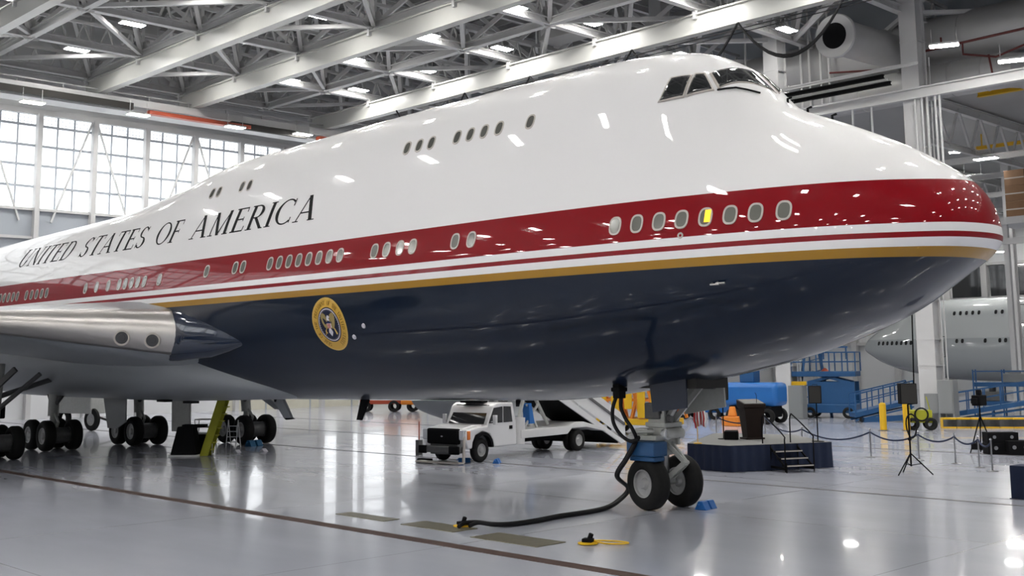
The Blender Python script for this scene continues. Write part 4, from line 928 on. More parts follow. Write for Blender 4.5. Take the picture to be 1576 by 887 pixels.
# stair up to the stage
a = on(1205, 724, 2, 0); sd = (P[2]-P[1]).normalized(); so = Vector((sd.y, -sd.x, 0))
s0 = thing('stage_steps', 'black folding steps with two pipe handrails at the front of the stage', 'steps', P[1]+(P[2]-P[1])*.52+so*.06, math.atan2(sd.y, sd.x))
for k in range(3): MB().box(-.5, .5, -.28-.3*(2-k), -.02-.3*(2-k), .18+.2*k, .22+.2*k).box(-.5, .5, -.28-.3*(2-k), -.26-.3*(2-k), .19+.2*k, .225+.2*k).build('step', M['matt_black'], s0, smooth=0)
for k in range(3): MB().box(-.49, .49, -.285-.3*(2-k), -.278-.3*(2-k), .185+.2*k, .225+.2*k).build('nosing', M['frame'], s0, smooth=0)
b = MB().box(-.52, -.48, -.9, 0, .08, .16).box(.48, .52, -.9, 0, .08, .16)
for x in (-.5, .5): b.bar((x, -.88, .0), (x, -.88, .3), .03); b.bar((x, 0, 0), (x, 0, .8), .03); b.bar((x, -.88, .12), (x, 0, .72), .03, .06)
b.build('frame', M['matt_black'], s0, smooth=0)
for x in (-.52, .52): MB().tube(smoothp([(x, -.85, .02), (x, -.85, .95), (x, -.78, 1.15), (x, .2, 1.68), (x, .35, 1.7), (x, .42, 1.5), (x, .42, .82)], 5), .022, 8).build('handrail', M['matt_black'], s0)
# lectern
a = on(1158, 676, 2, H); dv = Vector((CPOS[0]-a[0], CPOS[1]-a[1], 0)).normalized()
L = thing('lectern', 'dark walnut lectern tapering downward, standing on the stage', 'lectern', (a[0], a[1], H), math.atan2(dv.y, dv.x)+PI/2+.45)
def frust(w0, d0, w1, d1, z0, z1):
    return [(-w0/2, -d0/2, z0), (w0/2, -d0/2, z0), (w0/2, d0/2, z0), (-w0/2, d0/2, z0), (-w1/2, -d1/2, z1), (w1/2, -d1/2, z1), (w1/2, d1/2, z1), (-w1/2, d1/2, z1)], [(0, 3, 2, 1), (4, 5, 6, 7), (0, 1, 5, 4), (1, 2, 6, 5), (2, 3, 7, 6), (3, 0, 4, 7)]
MB().add(*frust(.52, .42, .74, .56, .05, 1.05)).build('body', M['wood'], L, bevel=.015)
MB().box(-.34, .34, -.27, .27, 0, .06).build('base', M['wood'], L, bevel=.01)
MB().add([(-.40, -.30, 1.05), (.40, -.30, 1.05), (.40, .30, 1.05), (-.40, .30, 1.05), (-.40, -.30, 1.18), (.40, -.30, 1.18), (.40, .32, 1.32), (-.40, .32, 1.32)], [(0, 3, 2, 1), (4, 5, 6, 7), (0, 1, 5, 4), (1, 2, 6, 5), (2, 3, 7, 6), (3, 0, 4, 7)]).build('top', M['wood'], L, bevel=.015)
MB().add([(-.36, -.27, 1.195), (.36, -.27, 1.195), (.36, .29, 1.325), (-.36, .29, 1.325)], [(0, 1, 2, 3)]).build('reading_board', M['stage_top'], L, smooth=0)
MB().tube(smoothp([(.1, -.2, 1.2), (.1, -.22, 1.45), (.1, -.12, 1.55)]), .01, 6).build('microphone', M['matt_black'], L)
# speakers and stands
def speaker(x, y, z, w, h, d, rz, lab):
    r = thing('loudspeaker', lab, 'loudspeaker', (x, y, z), rz)
    MB().box(-w/2, w/2, -d/2, d/2, 0, h).build('cabinet', M['matt_black'], r, bevel=.02)
    MB().box(-w/2+.02, w/2-.02, -d/2-.012, -d/2, .02, h-.02).build('grille', M['dark'], r, smooth=0)
    MB().tube([(-.08, 0, h), (-.08, 0, h+.04), (.08, 0, h+.04), (.08, 0, h)], .012, 6).build('carry_handle', M['black'], r); return r
a = on(1259, 680, 2, H)
yy = a[1]; pz0 = on(1255, 621, 1, yy); pz1 = on(1255, 594, 1, yy)
speaker(pz0[0], yy, pz0[2], .40, pz1[2]-pz0[2], .3, .5, 'black loudspeaker on a pole at the stage\'s right end')
s_ = thing('speaker_pole', 'thin black speaker pole standing on the right end of the stage', 'stand', (a[0], a[1], H))
MB().tube([(0, 0, 0), (0, 0, pz0[2]-H)], .02, 8).build('pole', M['matt_black'], s_); MB().lathe([(0, .001), (0, .2), (.015, .2), (.03, .02)], (0, 0, 0), (0, 0, 1), 20).build('base', M['matt_black'], s_)
a = on(1114, 676, 2, H); yy = a[1]; q0 = on(1113, 616, 1, yy); q1 = on(1113, 590, 1, yy)
speaker(q0[0], yy, q0[2], .34, q1[2]-q0[2]+.05, .3, .5, 'black loudspeaker on a pole behind the lectern, beside the grey gear door')
s_ = thing('speaker_pole', 'thin black speaker pole left of the lectern', 'stand', (a[0], a[1], H))
MB().tube([(0, 0, 0), (0, 0, q0[2]-H)], .02, 8).build('pole', M['matt_black'], s_); MB().lathe([(0, .001), (0, .2), (.015, .2), (.03, .02)], (0, 0, 0), (0, 0, 1), 20).build('base', M['matt_black'], s_)
a = on(1126, 677, 2, H); o = MB().box(-.22, .22, -.16, .16, 0, .27).prism([(-.22, -.16, .27), (.22, -.16, .27), (.22, .16, .30), (-.22, .16, .30)], (0, 0, .01)).build('monitor_wedge', M['matt_black'], bevel=.02); o.location = (a[0], a[1], H); o.rotation_euler = (0, 0, .5)
tag(o, 'small black stage monitor on the stage left of the lectern', 'loudspeaker')
# flag
a = on(1074, 683, 2, H); F_ = thing('national_flag', 'red and white striped flag hanging furled on a thin pole behind the nose gear', 'flag', (a[0], a[1], H), .5)
MB().tube([(0, 0, 0), (0, 0, 2.0)], .014, 8).lathe([(0, .001), (0, .14), (.03, .13), (.05, .02)], (0, 0, 0), (0, 0, 1), 16).build('pole', M['gold'], F_)
for k in range(8):
    rows = []
    for j in range(9):
        z = 1.60-1.0*j/8*(1-.0)-.03*abs(k-4); wd = .10+.34*math.sin(min(1, j/7)*PI*.5)*(1 if j < 7 else .75)
        x0 = -wd*.5+.06+wd*k/8; x1 = -wd*.5+.06+wd*(k+1)/8
        rows.append([(x0+.04*j/8, .05*math.sin(k*1.7), z), (x1+.04*j/8, .05*math.sin((k+1)*1.7), z)])
    o = MB().grid(rows).build('stripe', M['flag_red'] if k % 2 == 0 else M['flag_white'], F_, smooth=60); sd_ = o.modifiers.new('t', 'SOLIDIFY'); sd_.thickness = .006
MB().box(-.06, .12, -.07, .07, 1.30, 1.62).build('canton', M['flag_blue'], F_, bevel=.03)
# tripod loudspeaker stand in the open floor
T_ = thing('tripod_stand', 'tall black tripod stand with a coiled cable, on the open floor right of the stage', 'stand', (-7.25, 11.08, 0))
MB().tube([(.0, 0, .25), (.0, 0, 2.1)], .028, 10).tube([(.22, 0, 2.3), (.30, 0, 4.85)], .022, 8).tube([(0, 0, 2.1), (.22, 0, 2.12), (.22, 0, 2.4)], .02, 8).build('pole', M['matt_black'], T_)
for k in range(3):
    a = 2*PI*k/3+.35; MB().tube([(.02*math.cos(a), .02*math.sin(a), .62), (.62*math.cos(a), .62*math.sin(a), .02)], .02, 8).tube([(0, 0, .28), (.3*math.cos(a), .3*math.sin(a), .34)], .012, 6).build('leg', M['matt_black'], T_)
MB().tube([(.08+.17*math.cos(t*.5), .03*math.sin(t), 1.45+.36*math.sin(t*.5)) for t in range(0, 40)], .022, 6).build('cable_coil', M['black'], T_)
MB().box(-.04, .04, -.04, .04, 1.02, 1.1).build('clamp', M['matt_black'], T_, smooth=0)
speaker(-7.25, 11.08, 2.11, .50, .62, .34, .75, 'black loudspeaker on the tall tripod stand on the open floor')
# stanchions with rope
def stanchion(x, y, lab):
    r = thing('rope_stanchion', lab, 'stanchion', (x, y, 0))
    MB().tube([(0, 0, .02), (0, 0, .95)], .026, 10).lathe([(0, .03), (.02, .045), (.04, .03), (.07, .001)], (0, 0, .95), (0, 0, 1), 12).build('post', M['chrome'], r)
    MB().lathe([(0, .001), (0, .17), (.012, .17), (.03, .05), (.04, .03)], (0, 0, 0), (0, 0, 1), 24).build('base', M['chrome'], r)
SP = [(-16.6, 15.2), (-14.2, 15.6), (-11.22, 15.9), (-9.34, 15.74), (-7.87, 15.35), (-6.7, 14.53), (-5.86, 13.56)]
a1, a2 = on(1103, 672, 2, 0), on(1178, 672, 2, 0)
SP = [(a1[0], a1[1]), (a2[0], a2[1]), (-14.0, 15.9)]+SP[2:]
lb = ['chrome rope post behind the stage, left of the lectern', 'chrome rope post behind the lectern', 'chrome rope post behind the right end of the stage', 'chrome rope post standing alone between stage and tripod', 'chrome rope post just behind the tripod stand', 'chrome rope post, third from the right edge', 'chrome rope post, second from the right edge', 'chrome rope post nearest the right edge']
for (x, y), l in zip(SP, lb): stanchion(x, y, l)
rl = ['behind the lectern', 'behind the stage steps', 'right of the stage', 'behind the tripod stand', 'right of the tripod stand', 'before the black cases', 'at the right end']
for (p, q, l) in zip(SP[:-1], SP[1:], rl):
    p = Vector((*p, .88)); q = Vector((*q, .88)); sg_ = .32*min(1, (q-p).length/2.4)
    o = rebase(MB().tube([p.lerp(q, i/14)-Vector((0, 0, sg_*(1-(2*i/14-1)**2))) for i in range(15)], .028, 8).build('barrier_rope', M['rope'])); tag(o, 'sagging navy barrier rope '+l, 'rope')
# black cases and lamp stand by the right edge
for (u, v, w, h, d, l) in ((1541, 699, 1.1, .42, .6, 'black flight case on the floor, lower left of the stack'), (1566, 700, .8, .5, .6, 'black flight case beside the stack at the right edge')):
    a = on(u, v, 2, 0); r = thing('flight_case', l, 'case', a, .75)
    MB().box(-w/2, w/2, -d/2, d/2, 0, h).build('shell', M['matt_black'], r, bevel=.02)
    b = MB(); [b.lathe([(0, .001), (.0, .07), (.012, .07), (.012, .001)], (x, -d/2, h*.55), (0, -1, 0), 12) for x in (-w*.25, w*.25)]; b.build('latch', M['chrome'], r)
    if w > 1:
        r2 = thing('flight_case', 'black flight case on top of another, beside the lamp stand', 'case', (a[0], a[1], h), .75)
        MB().box(-w/2, w/2, -d/2, d/2, 0, .36).build('shell', M['matt_black'], r2, bevel=.02)
        b = MB(); [b.lathe([(0, .001), (.0, .06), (.012, .06), (.012, .001)], (x, -d/2, .2), (0, -1, 0), 12) for x in (-w*.28, w*.28)]; b.build('latch', M['chrome'], r2)
a = on(1512, 698, 2, 0); r = thing('camera_tripod', 'black camera on a tall tripod behind the rope posts near the right edge', 'camera tripod', a)
for k in range(3):
    t = 2*PI*k/3; MB().tube([(0, 0, 1.35), (.5*math.cos(t), .5*math.sin(t), .02)], .025, 8).build('leg', M['matt_black'], r)
MB().tube([(0, 0, 1.3), (0, 0, 1.75)], .03, 8).build('column', M['matt_black'], r)
MB().box(-.16, .16, -.3, .3, 1.72, 2.1).box(-.10, .10, -.5, -.3, 1.8, 2.0).box(-.08, .08, -.1, .1, 2.1, 2.3).build('camera_body', M['matt_black'], r, bevel=.03)
a = on(1505, 692, 2, 0); o = MB().box(-.22, .22, -.12, .12, 0, .24).lathe([(0, .001), (0, .07), (.1, .07), (.1, .001)], (0, 0, .24), (0, 0, 1), 12).build('equipment_bag', M['matt_black'], bevel=.04); o.location = a; tag(o, 'small black bag on the floor between two rope posts', 'bag')
a = on(1580, 768, 2, 0); o = MB().prism([(-.3, -.3, 0), (.3, -.3, 0), (.34, .3, 0), (-.25, .3, 0)], (0, 0, .02)).prism([(-.26, -.28, .02), (.3, -.28, .02), (.3, .3, .02), (-.22, .3, .02)], (0, 0, .80)).build('draped_case', M['skirt'], bevel=.05); o.location = a; tag(o, 'dark draped case cut off by the right edge of the photo', 'case')

# cabinets at the columns
def cabinet(u, v, w, h, d, lab, y=36.9, rz=.0):
    a = on(u, v, 1, y); r = thing('electrical_cabinet', lab, 'cabinet', (a[0], y, 0), rz)
    zb = max(0, a[2])
    MB().box(-w/2, w/2, -d/2, d/2, zb, zb+h).build('body', M['cab_grey'], r, bevel=.02)
    MB().box(-w/2+.06, w/2-.06, -d/2-.02, -d/2, zb+.06, zb+h-.06).build('door', M['cab_grey'], r, smooth=0)
    if zb > .05: MB().box(-w/2, -w/2+.08, -d/2, d/2, 0, zb).box(w/2-.08, w/2, -d/2, d/2, 0, zb).build('legs', M['cab_grey'], r, smooth=0)
cabinet(1229, 645, .95, 1.9, .5, 'tall grey electrical cabinet beside the column behind the lectern')
cabinet(1445, 637, 1.25, 1.05, .6, 'low grey cabinet at the foot of the tall right column')
cabinet(1461, 637, .85, 1.75, .6, 'taller grey cabinet right of the tall right column\'s foot', 36.6)
a = on(1463, 590, 1, 36.6); o = MB().lathe([(0, .001), (0, .18), (.4, .18), (.5, .12), (.55, .001)], (0, 0, 0), (0, 0, 1), 16).box(-.06, .06, -.06, .06, -.4, 0).build('warning_horn', M['matt_black']); o.location = (a[0], 36.6, a[2]-.5); tag(o, 'black round horn on top of the taller grey cabinet', 'horn')
# bollards
for u, l in ((1360, 'yellow safety bollard, left one'), (1396, 'yellow safety bollard, right one, behind the loudspeaker')):
    a = on(u, 663, 2, 0); r = thing('bollard', l, 'bollard', a)
    MB().tube([(0, 0, 0), (0, 0, 1.25)], .16, 20).lathe([(0, .16), (.06, .12), (.09, .001)], (0, 0, 1.25), (0, 0, 1), 20).build('post', M['yellow'], r)
    MB().lathe([(0, .001), (0, .24), (.03, .24), (.03, .001)], (0, 0, 0), (0, 0, 1), 20).build('footplate', M['gear_dark'], r)
# lime cart
a = on(1418, 662, 2, 0); r = thing('hose_cart', 'lime green hose cart with black wheels beside the tall column', 'cart', a, .6)
MB().box(-.5, .5, -.3, .3, .35, .95).bar((-.45, 0, .9), (-.6, 0, 1.5), .05).bar((.45, 0, .9), (.3, 0, 1.6), .05).build('body', M['lime'], r, bevel=.06)
for x in (-.4, .42):
    for y in (-.34, .34): tyre_mb((x, y, .3), .3, .12, 20).build('wheel', M['tyre'], r)
MB().tube([(.3*math.cos(t), -.33, .75+.3*math.sin(t)) for t in np.linspace(0, 2*PI, 20)], .04, 6).build('hose', M['black'], r)
# barrier of yellow-black pallets
x0 = on(1449, 659, 2, 0); x1 = on(1580, 659, 2, 0)
for k in range(6):
    a = x0.lerp(x1, (k+.5)/6); wv = (x1-x0).length/6*.96; r = thing('yellow_pallet', 'yellow pallet with dark load behind the ropes, %s from the left' % ORD[k], 'pallet', a, math.atan2((x1-x0).y, (x1-x0).x), 'row of yellow pallets')
    MB().box(-wv/2, wv/2, -.3, .3, 0, .08).box(-wv/2, wv/2, -.3, .3, .42, .5).build('deck', M['yellow'], r, smooth=0)
    b = MB(); [b.box(-wv/2+wv*j/7, -wv/2+wv*j/7+.1, -.28, .28, .08, .42) for j in range(7)]; b.build('slat', M['yellow'], r, smooth=0)
    b = MB(); [b.box(-wv/2+wv*(j+.35)/7, -wv/2+wv*(j+.35)/7+.28, -.31, .28, .08, .42) for j in range(7)]; b.build('load', M['gear_dark'], r, smooth=0)
# scissor lift
def scissor(u, v, rz, w, l, zt, lab, m, sc=1):
    a = on(u, v, 2, 0); r = thing('scissor_lift', lab, 'work platform', a, rz)
    MB().box(-l/2, l/2, -w/2, w/2, .3, .8).build('chassis', m, r, bevel=.04)
    for x in (-l*.36, l*.36):
        for y in (-w/2, w/2): tyre_mb((x, y, .32), .32, .2, 20).build('wheel', M['tyre'], r)
    b = MB(); n = 3; dz = (zt-.9)/n
    for k in range(n):
        for y in (-w*.4, w*.4):
            b.bar((-l*.4, y, .85+dz*k), (l*.4, y, .85+dz*(k+1)), .08, .16); b.bar((l*.4, y, .85+dz*k), (-l*.4, y, .85+dz*(k+1)), .08, .16)
    b.build('scissor_arms', m, r, smooth=0)
    MB().box(-l/2-.6, l/2+.1, -w/2, w/2, zt-.3, zt).build('platform', m, r, bevel=.02)
    b = MB()
    for z in (.55, 1.1):
        for y in (-w/2, w/2): b.bar((-l/2-.6, y, zt+z), (l/2+.1, y, zt+z), .07)
        for x in (-l/2-.6, l/2+.1): b.bar((x, -w/2, zt+z), (x, w/2, zt+z), .07)
    for k in range(6):
        x = -l/2-.6+(l+.7)*k/5
        for y in (-w/2, w/2): b.bar((x, y, zt), (x, y, zt+1.1), .07)
    b.build('guard_rail', m, r, smooth=0); return r
r = scissor(1281, 643, .35, 1.8, 3.0, 2.7, 'large blue scissor lift with railed platform behind the stage', M['blue'])
MB().box(-1.2, 1.5, -.81, -.7, .8, 2.1).box(-1.2, 1.5, .7, .81, .8, 2.1).build('side_panel', M['blue'], r, smooth=0)
b = MB(); b.bar((-1.9, -.8, 4.1), (1.2, -.8, 4.1), .09); [b.bar((x, -.8, 3.4), (x, -.8, 4.1), .08) for x in (-1.4, -.2, 1.1)]; b.build('upper_rail', M['blue'], r, smooth=0)
b = MB(); [b.box(-2.2, -1.25, -.86, -.80, z, z+.22) for z in (.75, 1.35, 1.9)]; b.build('yellow_stripe', M['yellow'], r, smooth=0)
MB().lathe([(0, .001), (.0, .2), (.3, .25), (.45, .1), (.5, .001)], (-.3, 0, 2.4), (0, 0, 1), 14).build('load', M['redorange'], r)
# blue maintenance ramp
def ramp_dock(u, v, y, w, lab, rz, m):
    a = on(u, v, 2, 0); r = thing('maintenance_dock', lab, 'maintenance stand', a, rz)
    b = MB(); b.prism([(-w/2, -.6, .25), (w/2, -.6, 1.0), (w/2, -.6, 1.25), (-w/2, -.6, .5)], (0, 1.2, 0)); b.build('ramp_deck', m, r, smooth=0)
    b = MB()
    for q in (-.6, .6):
        b.bar((-w/2, q, 1.5), (w/2, q, 2.2), .07); b.bar((-w/2, q, 1.0), (w/2, q, 1.75), .05)
        for k in range(6): x = -w/2+w*k/5; b.bar((x, q, .3+.15*k), (x, q, 1.5+.14*k), .06)
    b.build('railing', m, r, smooth=0)
    b = MB()
    for x in (-w*.4, 0, w*.45):
        b.bar((x, -.5, 0), (x, -.5, .6+x/w), .1); b.bar((x, .5, 0), (x, .5, .6+x/w), .1)
    b.bar((-w/2, -.5, .1), (w/2, -.5, .8), .08); b.bar((-w/2, .5, .1), (w/2, .5, .8), .08); b.bar((-w*.4, -.55, .1), (w*.45, -.55, .25), .1, .3)
    b.build('leg_frame', m, r, smooth=0)
    b = MB(); [b.lathe([(-.05, .001), (-.05, .14), (.05, .14), (.05, .001)], (x, -.55, .14), (0, 1, 0), 14) for x in (-w*.4, w*.4)]; b.build('caster', M['tyre'], r); return r
ramp_dock(1358, 649, 0, 3.2, 'blue sloping maintenance ramp with rails behind the left bollard', .8, M['blue'])
ramp_dock(1530, 650, 0, 4.2, 'blue maintenance dock with rails behind the yellow pallets', .35, M['blue'])
a = on(1548, 640, 2, 0)
r = thing('maintenance_dock', 'taller blue dock crowded with equipment at the right edge', 'maintenance stand', a, .3)
MB().box(-1.6, 2.6, -.7, .7, .6, .85).box(-1.6, 2.6, -.6, .6, 1.7, 1.95).build('deck', M['blue'], r, smooth=0)
b = MB(); [b.bar((x, y, 0), (x, y, 2.7), .08) for x in (-1.6, 0, 1.4, 2.6) for y in (-.65, .65)]; b.bar((-1.6, -.65, 2.6), (2.6, -.65, 2.6), .07); b.build('frame', M['blue'], r, smooth=0)
o = MB().box(-.6, .6, -.4, .4, 0, .55).lathe([(0, .001), (0, .2), (.3, .2), (.3, .001)], (0, 0, .55), (0, 0, 1), 12).build('crate', M['gear_dark'], bevel=.03); o.location = (a[0]-.6, a[1]-.2, .85); o.rotation_euler = (0, 0, .3); tag(o, 'dark crate on the lower deck of the taller blue dock', 'crate')
o = MB().box(-.7, .7, -.4, .4, 0, .5).box(-.3, .3, -.3, .3, .5, .7).build('crate', M['cab_grey'], bevel=.03); o.location = (a[0]+.6, a[1]+.3, 1.95); o.rotation_euler = (0, 0, .3); tag(o, 'grey crate on the upper deck of the taller blue dock', 'crate')
# blue boom lift, A-frames and orange bits behind the lectern
a = on(1165, 652, 2, 0); r = thing('boom_lift', 'bright blue boom machine behind the lectern', 'lift', a, .15)
MB().box(-1.75, 1.55, -.8, .8, .95, 2.2).build('counterweight', M['bright_blue'], r, bevel=.25)
MB().box(-1.3, 1.2, -.7, .7, .35, .95).build('chassis', M['matt_black'], r, bevel=.05)
for x in (-1, 1):
    for y in (-.8, .8): tyre_mb((x, y, .42), .42, .3, 20).build('wheel', M['tyre'], r)
MB().box(-.75, .1, -.4, .4, 2.2, 3.3).bar((-.3, 0, 3.2), (-.5, .3, 5.5), .35, .4).build('mast', M['blue'], r, bevel=.05)
MB().lathe([(0, .001), (0, .42), (.35, .5), (.6, .2), (.6, .001)], (-.35, 0, 2.9), (0, 0, 1), 16).build('cable_drum', M['orange'], r)
for (u, v, l) in ((1120, 655, 'dark blue steel A-frame trestle left of the lectern'), (1190, 655, 'dark blue steel A-frame trestle right of the lectern')):
    a = on(u, v, 2, 0); r = thing('trestle', l, 'trestle', a+Vector((-5.6, 4.4, 0) if u < 1150 else (-3.0, 9.0, 0)), .6); h = 4.9
    b = MB()
    for y in (-.5, .5): b.bar((-1.0, y, 0), (-.25, y, h), .12); b.bar((1.0, y, 0), (.25, y, h), .12)
    b.build('leg', M['blue'], r, smooth=0)
    b = MB()
    for k in range(6): z = .7*k+.4; q = 1.0-.75*z/h; b.bar((-q, -.5, z), (q, -.5, z+.3), .05); b.bar((-q, -.5, z), (-q, .5, z), .05)
    b.box(-.4, .4, -.6, .6, h-.1, h+.1); b.build('lattice', M['blue'], r, smooth=0)
a = on(1085, 645, 2, 0); r = thing('tow_tractor', 'bright blue low tow tractor seen under the grey gear door', 'tractor', a, .2)
MB().prism([(-1.5, -.7, .4), (1.5, -.7, .4), (1.5, -.7, 1.0), (.4, -.7, 1.25), (-1.5, -.7, 1.35)], (0, 1.4, 0)).build('body', M['bright_blue'], r, bevel=.08)
for x in (-.95, .95):
    for y in (-.7, .7): tyre_mb((x, y, .36), .36, .25, 20).build('wheel', M['tyre'], r)
a = on(1128, 656, 2, 0); o = MB().box(-.5, .5, -.3, .3, 0, .5).lathe([(0, .001), (0, .25), (.5, .15), (.5, .001)], (0, 0, .5), (0, 0, 1), 12).build('orange_winch', M['orange'], bevel=.04); o.location = a; tag(o, 'small orange winch on the floor behind the stage monitor', 'winch')
# yellow scissor truss machine behind the nose gear
a = on(985, 668, 2, 0); r = thing('yellow_loader', 'yellow latticed loader seen between the power cables and the nose gear', 'loader', a, .2)
MB().box(-1.9, 1.9, -.9, .9, .45, .75).build('chassis', M['yellow'], r, bevel=.04)
b = MB()
for k in range(5):
    x = -1.6+.8*k
    for y in (-.8, .8): b.bar((x, y, .75), (x+.5, y, 2.5), .12); b.bar((x+.5, y, .75), (x, y, 2.5), .12)
b.box(-1.9, 1.9, -.9, .9, 2.45, 2.6); b.box(-1.9, 1.9, -.9, .9, 1.55, 1.68); b.build('lattice', M['orange'], r, smooth=0)
b = MB(); [b.box(-1.7+.7*k, -1.3+.7*k, -.95, -.9, .8+.2*(k % 3), 2.3) for k in range(5)]; b.build('panel', M['yellow'], r, smooth=0)
for x in (-1.4, 1.4):
    for y in (-.9, .9): tyre_mb((x, y, .35), .35, .25, 20).build('wheel', M['tyre'], r)
# orange tow bar truck far left of the pick-up
a = on(612, 634, 2, 0); r = thing('cherry_picker', 'orange and yellow tow machine far behind, under the belly antenna', 'lift', a, .78)
MB().box(-2.6, .3, -.5, .5, .55, 1.0).build('boom', M['redorange'], r, bevel=.04)
MB().box(.3, 1.6, -.8, .8, .5, 1.7).box(-.9, .0, -.6, .6, 1.0, 1.6).build('body', M['orange'], r, bevel=.1)
for x in (-2.2, -.2, 1.1):
    for y in (-.6, .6): tyre_mb((x, y, .4), .4, .3, 20).build('wheel', M['tyre'], r)
# small post on the floor left of the truck
a = on(645, 700, 2, 0); r = thing('marker_post', 'thin rust-red marker post on a dark foot left of the truck', 'post', a)
MB().tube([(0, 0, 0), (0, 0, 1.25)], .022, 8).build('pole', M['redorange'], r); MB().box(-.1, .1, -.1, .1, 0, .55).build('sleeve', M['gear_dark'], r, bevel=.01)
o = MB().box(-.28, .28, -.14, .14, 0, .12).build('rubber_pad', M['matt_black'], bevel=.03); a = on(654, 711, 2, 0); o.location = a; tag(o, 'black rubber pad on the floor in front of the truck bumper', 'pad')
# under the wing: shrouded jack, green steps, cart
a = on(287, 702, 2, 0); r = thing('shrouded_jack', 'black fabric-shrouded jack tapering upward under the hanging gear door', 'jack', a, .75)
MB().add(*frust(1.02, .8, .62, .5, .06, 1.12)).build('shroud', M['matt_black'], r, bevel=.03); MB().box(-.56, .56, -.45, .45, 0, .06).build('base', M['stair_white'], r, bevel=.01)
MB().box(-.15, .75, -.2, .2, 1.08, 1.2).build('head', M['matt_black'], r, bevel=.02)
p0 = on(327, 701, 2, 0); r = thing('access_ladder', 'yellow-green access stair leaning up into the belly near the far gear', 'stair', p0, .80)
b = MB()
for y in (-.32, .32): b.prism([(-.42, y, 0), (-.10, y, 0), (.62, y, 2.4), (.30, y, 2.4)], (0, .04, 0))
b.build('stringer', M['lime'], r, smooth=0)
b = MB(); [b.box(-.35+.30*k/2.4*.75, -.0+.30*k/2.4*.75, -.3, .3, .2+.27*k, .24+.27*k) for k in range(8)]; b.prism([(-.30, .30, 0), (-.12, .30, 0), (.58, .30, 2.4), (.38, .30, 2.4)], (0, .02, 0)); b.build('tread', M['lime'], r, smooth=0)
a = on(318, 700, 2, 0); r = thing('work_stand', 'small work stand with white handrails left of the green access stair', 'stand', a+Vector((-.2, .1, 0)), .80)
b = MB()
for x in (-.4, .3):
    for y in (-.3, .3): b.bar((x, y, 0), (x, y, 1.35), .035)
for z in (1.05, 1.35): b.bar((-.4, -.3, z), (.3, -.3, z), .035); b.bar((-.4, .3, z), (.3, .3, z), .035); b.bar((-.4, -.3, z), (-.4, .3, z), .035)
b.build('handrail', M['stair_white'], r, smooth=0); MB().box(-.4, .3, -.3, .3, .78, .84).build('deck', M['stair_white'], r, smooth=0)
MB().box(-.32, .25, -.22, .22, 0.02, .76).build('tool_box', M['matt_black'], r, bevel=.02)
a = on(355, 690, 2, 0); r = thing('step_ladder', 'pale step ladder standing before the far wing gear wheels', 'ladder', a, .6)
b = MB(); [b.bar((x, 0, 0), (x, .2, 1.15), .03) for x in (-.22, .22)]; [b.bar((x, .5, 0), (x, .2, 1.15), .03) for x in (-.22, .22)]; b.build('rail', M['stair_white'], r, smooth=0)
b = MB(); [b.box(-.22, .22, .03+.2*k/5.5, .13+.2*k/5.5, .22+.22*k, .25+.22*k) for k in range(4)]; b.build('rung', M['stair_white'], r, smooth=0)
a = on(140, 662, 2, 0); r = thing('equipment_trailer', 'pale equipment trailer with a spoked wheel between the gear bogies', 'trailer', a, .2)
MB().box(-2.2, 1.0, -.8, .8, .9, 2.2).build('body', M['gear_grey'], r, bevel=.06); tyre_mb((.9, -.6, .6), .6, .25, 24).build('wheel', M['tyre'], r); tyre_mb((-1.6, -.6, .6), .6, .25, 24).build('wheel', M['tyre'], r)
hub_mb((.9, -.6, .6), .6, .25, -1).build('rim', M['hub'], r); MB().bar((.8, -.4, .8), (2.4, -.4, .5), .1).build('tow_bar', M['gear_dark'], r, smooth=0)
for k, (u, v) in enumerate(((365, 697), (406, 695))):
    a = on(u, v, 2, 0); o = MB().prism([(-.18, -.1, 0), (.18, -.1, 0), (0, -.1, .12)], (0, .2, 0)).build('wheel_chock', M['seal_white'], bevel=.01); o.location = a; tag(o, 'small white wedge chock at the far wing gear, '+('left one' if k == 0 else 'right one'), 'wheel chock')

# ================================================================== grey airliner in the second bay
g2 = thing('grey_airliner', 'plain light grey wide-body airliner parked in the second bay at the right', 'airplane', (-46.1, 80, -.82), PI); g2.scale = (.85, .85, .85)
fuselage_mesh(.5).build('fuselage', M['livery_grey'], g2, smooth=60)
def side_pt(x, z, off):
    p, n = surf(x, z, off); return Vector((p.x, -p.y, p.z)), Vector((n.x, -n.y, n.z))
def dark_window(x, z, w=.26, h=.40):
    p, n = side_pt(x, z, .03); ax = Vector((1, 0, 0)); ax = (ax-n*ax.dot(n)).normalized(); up = n.cross(ax)
    o = DW_.copy() if DW_.get('used') else DW_; DW_['used'] = 1
    if 'used' in o and o is not DW_: del o['used']
    if o is not DW_: C.objects.link(o)
    o.parent = g2; o.matrix_local = Matrix(((ax.x, up.x, n.x, p.x), (ax.y, up.y, n.y, p.y), (ax.z, up.z, n.z, p.z), (0, 0, 0, 1)))
DW_ = MB().prism([(x, y, 0) for x, y in oval(.30, .46, 16)], (0, 0, .02)).build('cabin_window', M['glass_dark'], g2, smooth=0)
for k in range(8): dark_window(-2.3-.58*k, 6.5)
for k in range(2): dark_window(-16.0-.58*k, 6.6)
for x in (-11.5, -12.1, -14.5, -19, -20, -20.6, -21.2, -22.2, -22.8, -23.4, -24.6, -25.2): dark_window(x, 6.6)
for k in range(5): dark_window(-11.0-.66*k, 9.5)
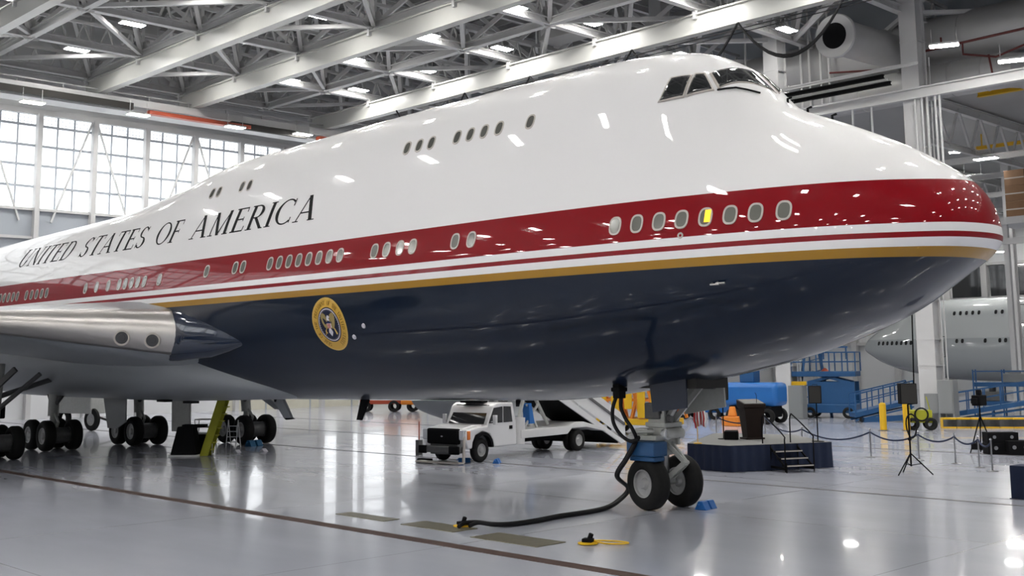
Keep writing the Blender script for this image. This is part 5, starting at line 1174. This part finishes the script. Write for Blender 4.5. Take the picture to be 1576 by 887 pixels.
for k in range(2): dark_window(-15.4-.66*k, 9.5)
for k in range(6): dark_window(-20.0-.66*k, 9.5)
del DW_['used']
def door_outline(x, z0, z1, w):
    b = MB(); pts = [(x, z0), (x+w, z0), (x+w, z1), (x, z1), (x, z0)]
    for (xa, za), (xb, zb_) in zip(pts[:-1], pts[1:]):
        n = 6; L_ = [side_pt(xa+(xb-xa)*i/n, za+(zb_-za)*i/n, .02)[0] for i in range(n+1)]; b.tube(L_, .05, 4)
    b.build('door_outline', M['gear_dark'], g2)
door_outline(-10.2, 5.0, 7.1, 1.2); door_outline(-18.6, 8.3, 10.2, 1.3)
for c in CW:
    rows = [[Vector((p.x, -p.y, p.z)) for p in r_] for r_ in skin_patch(c, .03, 6, .0)]
    MB().grid(rows).build('cockpit_window', M['glass_dark'], g2, smooth=60)
g3 = MB().tube([(-7.9, 0, 1.2), (-7.9, 0, 3.2)], .18, 10).build('nose_landing_gear', M['gear_grey'], g2)
for y in (-.45, .45): tyre_mb((-7.9, y, 1.6), .62, .4, 20).build('tyre', M['tyre'], g3)
for gx, gy in ((-34, -4), (-34, 4)):
    g3 = MB().tube([(gx, gy, 1.2), (gx, gy, 4)], .25, 10).build('main_landing_gear', M['gear_grey'], g2)
    for ax_ in (-.7, .7):
        for ay in (-.5, .5): tyre_mb((gx+ax_, gy+ay, 1.6), .62, .42, 20).build('tyre', M['tyre'], g3)
MB().grid([[(-24, y, z) for y, z in ((3, 4.6), (3.0, 4.0))], [(-24-14, 28, 6.6), (-24-14, 28, 6.3)]]) if False else None
for s in (1, -1):
    MB().add([(-24, s*3, 4.9), (-38, s*3, 4.9), (-46, s*26, 7.2), (-42, s*26, 7.2), (-24, s*3, 3.7), (-38, s*3, 4.4), (-46, s*26, 7.0), (-42, s*26, 6.9)], [(0, 1, 2, 3), (7, 6, 5, 4), (0, 3, 7, 4), (1, 5, 6, 2), (3, 2, 6, 7), (0, 4, 5, 1)]).build('wing', M['wing_grey'], g2, bevel=.2)
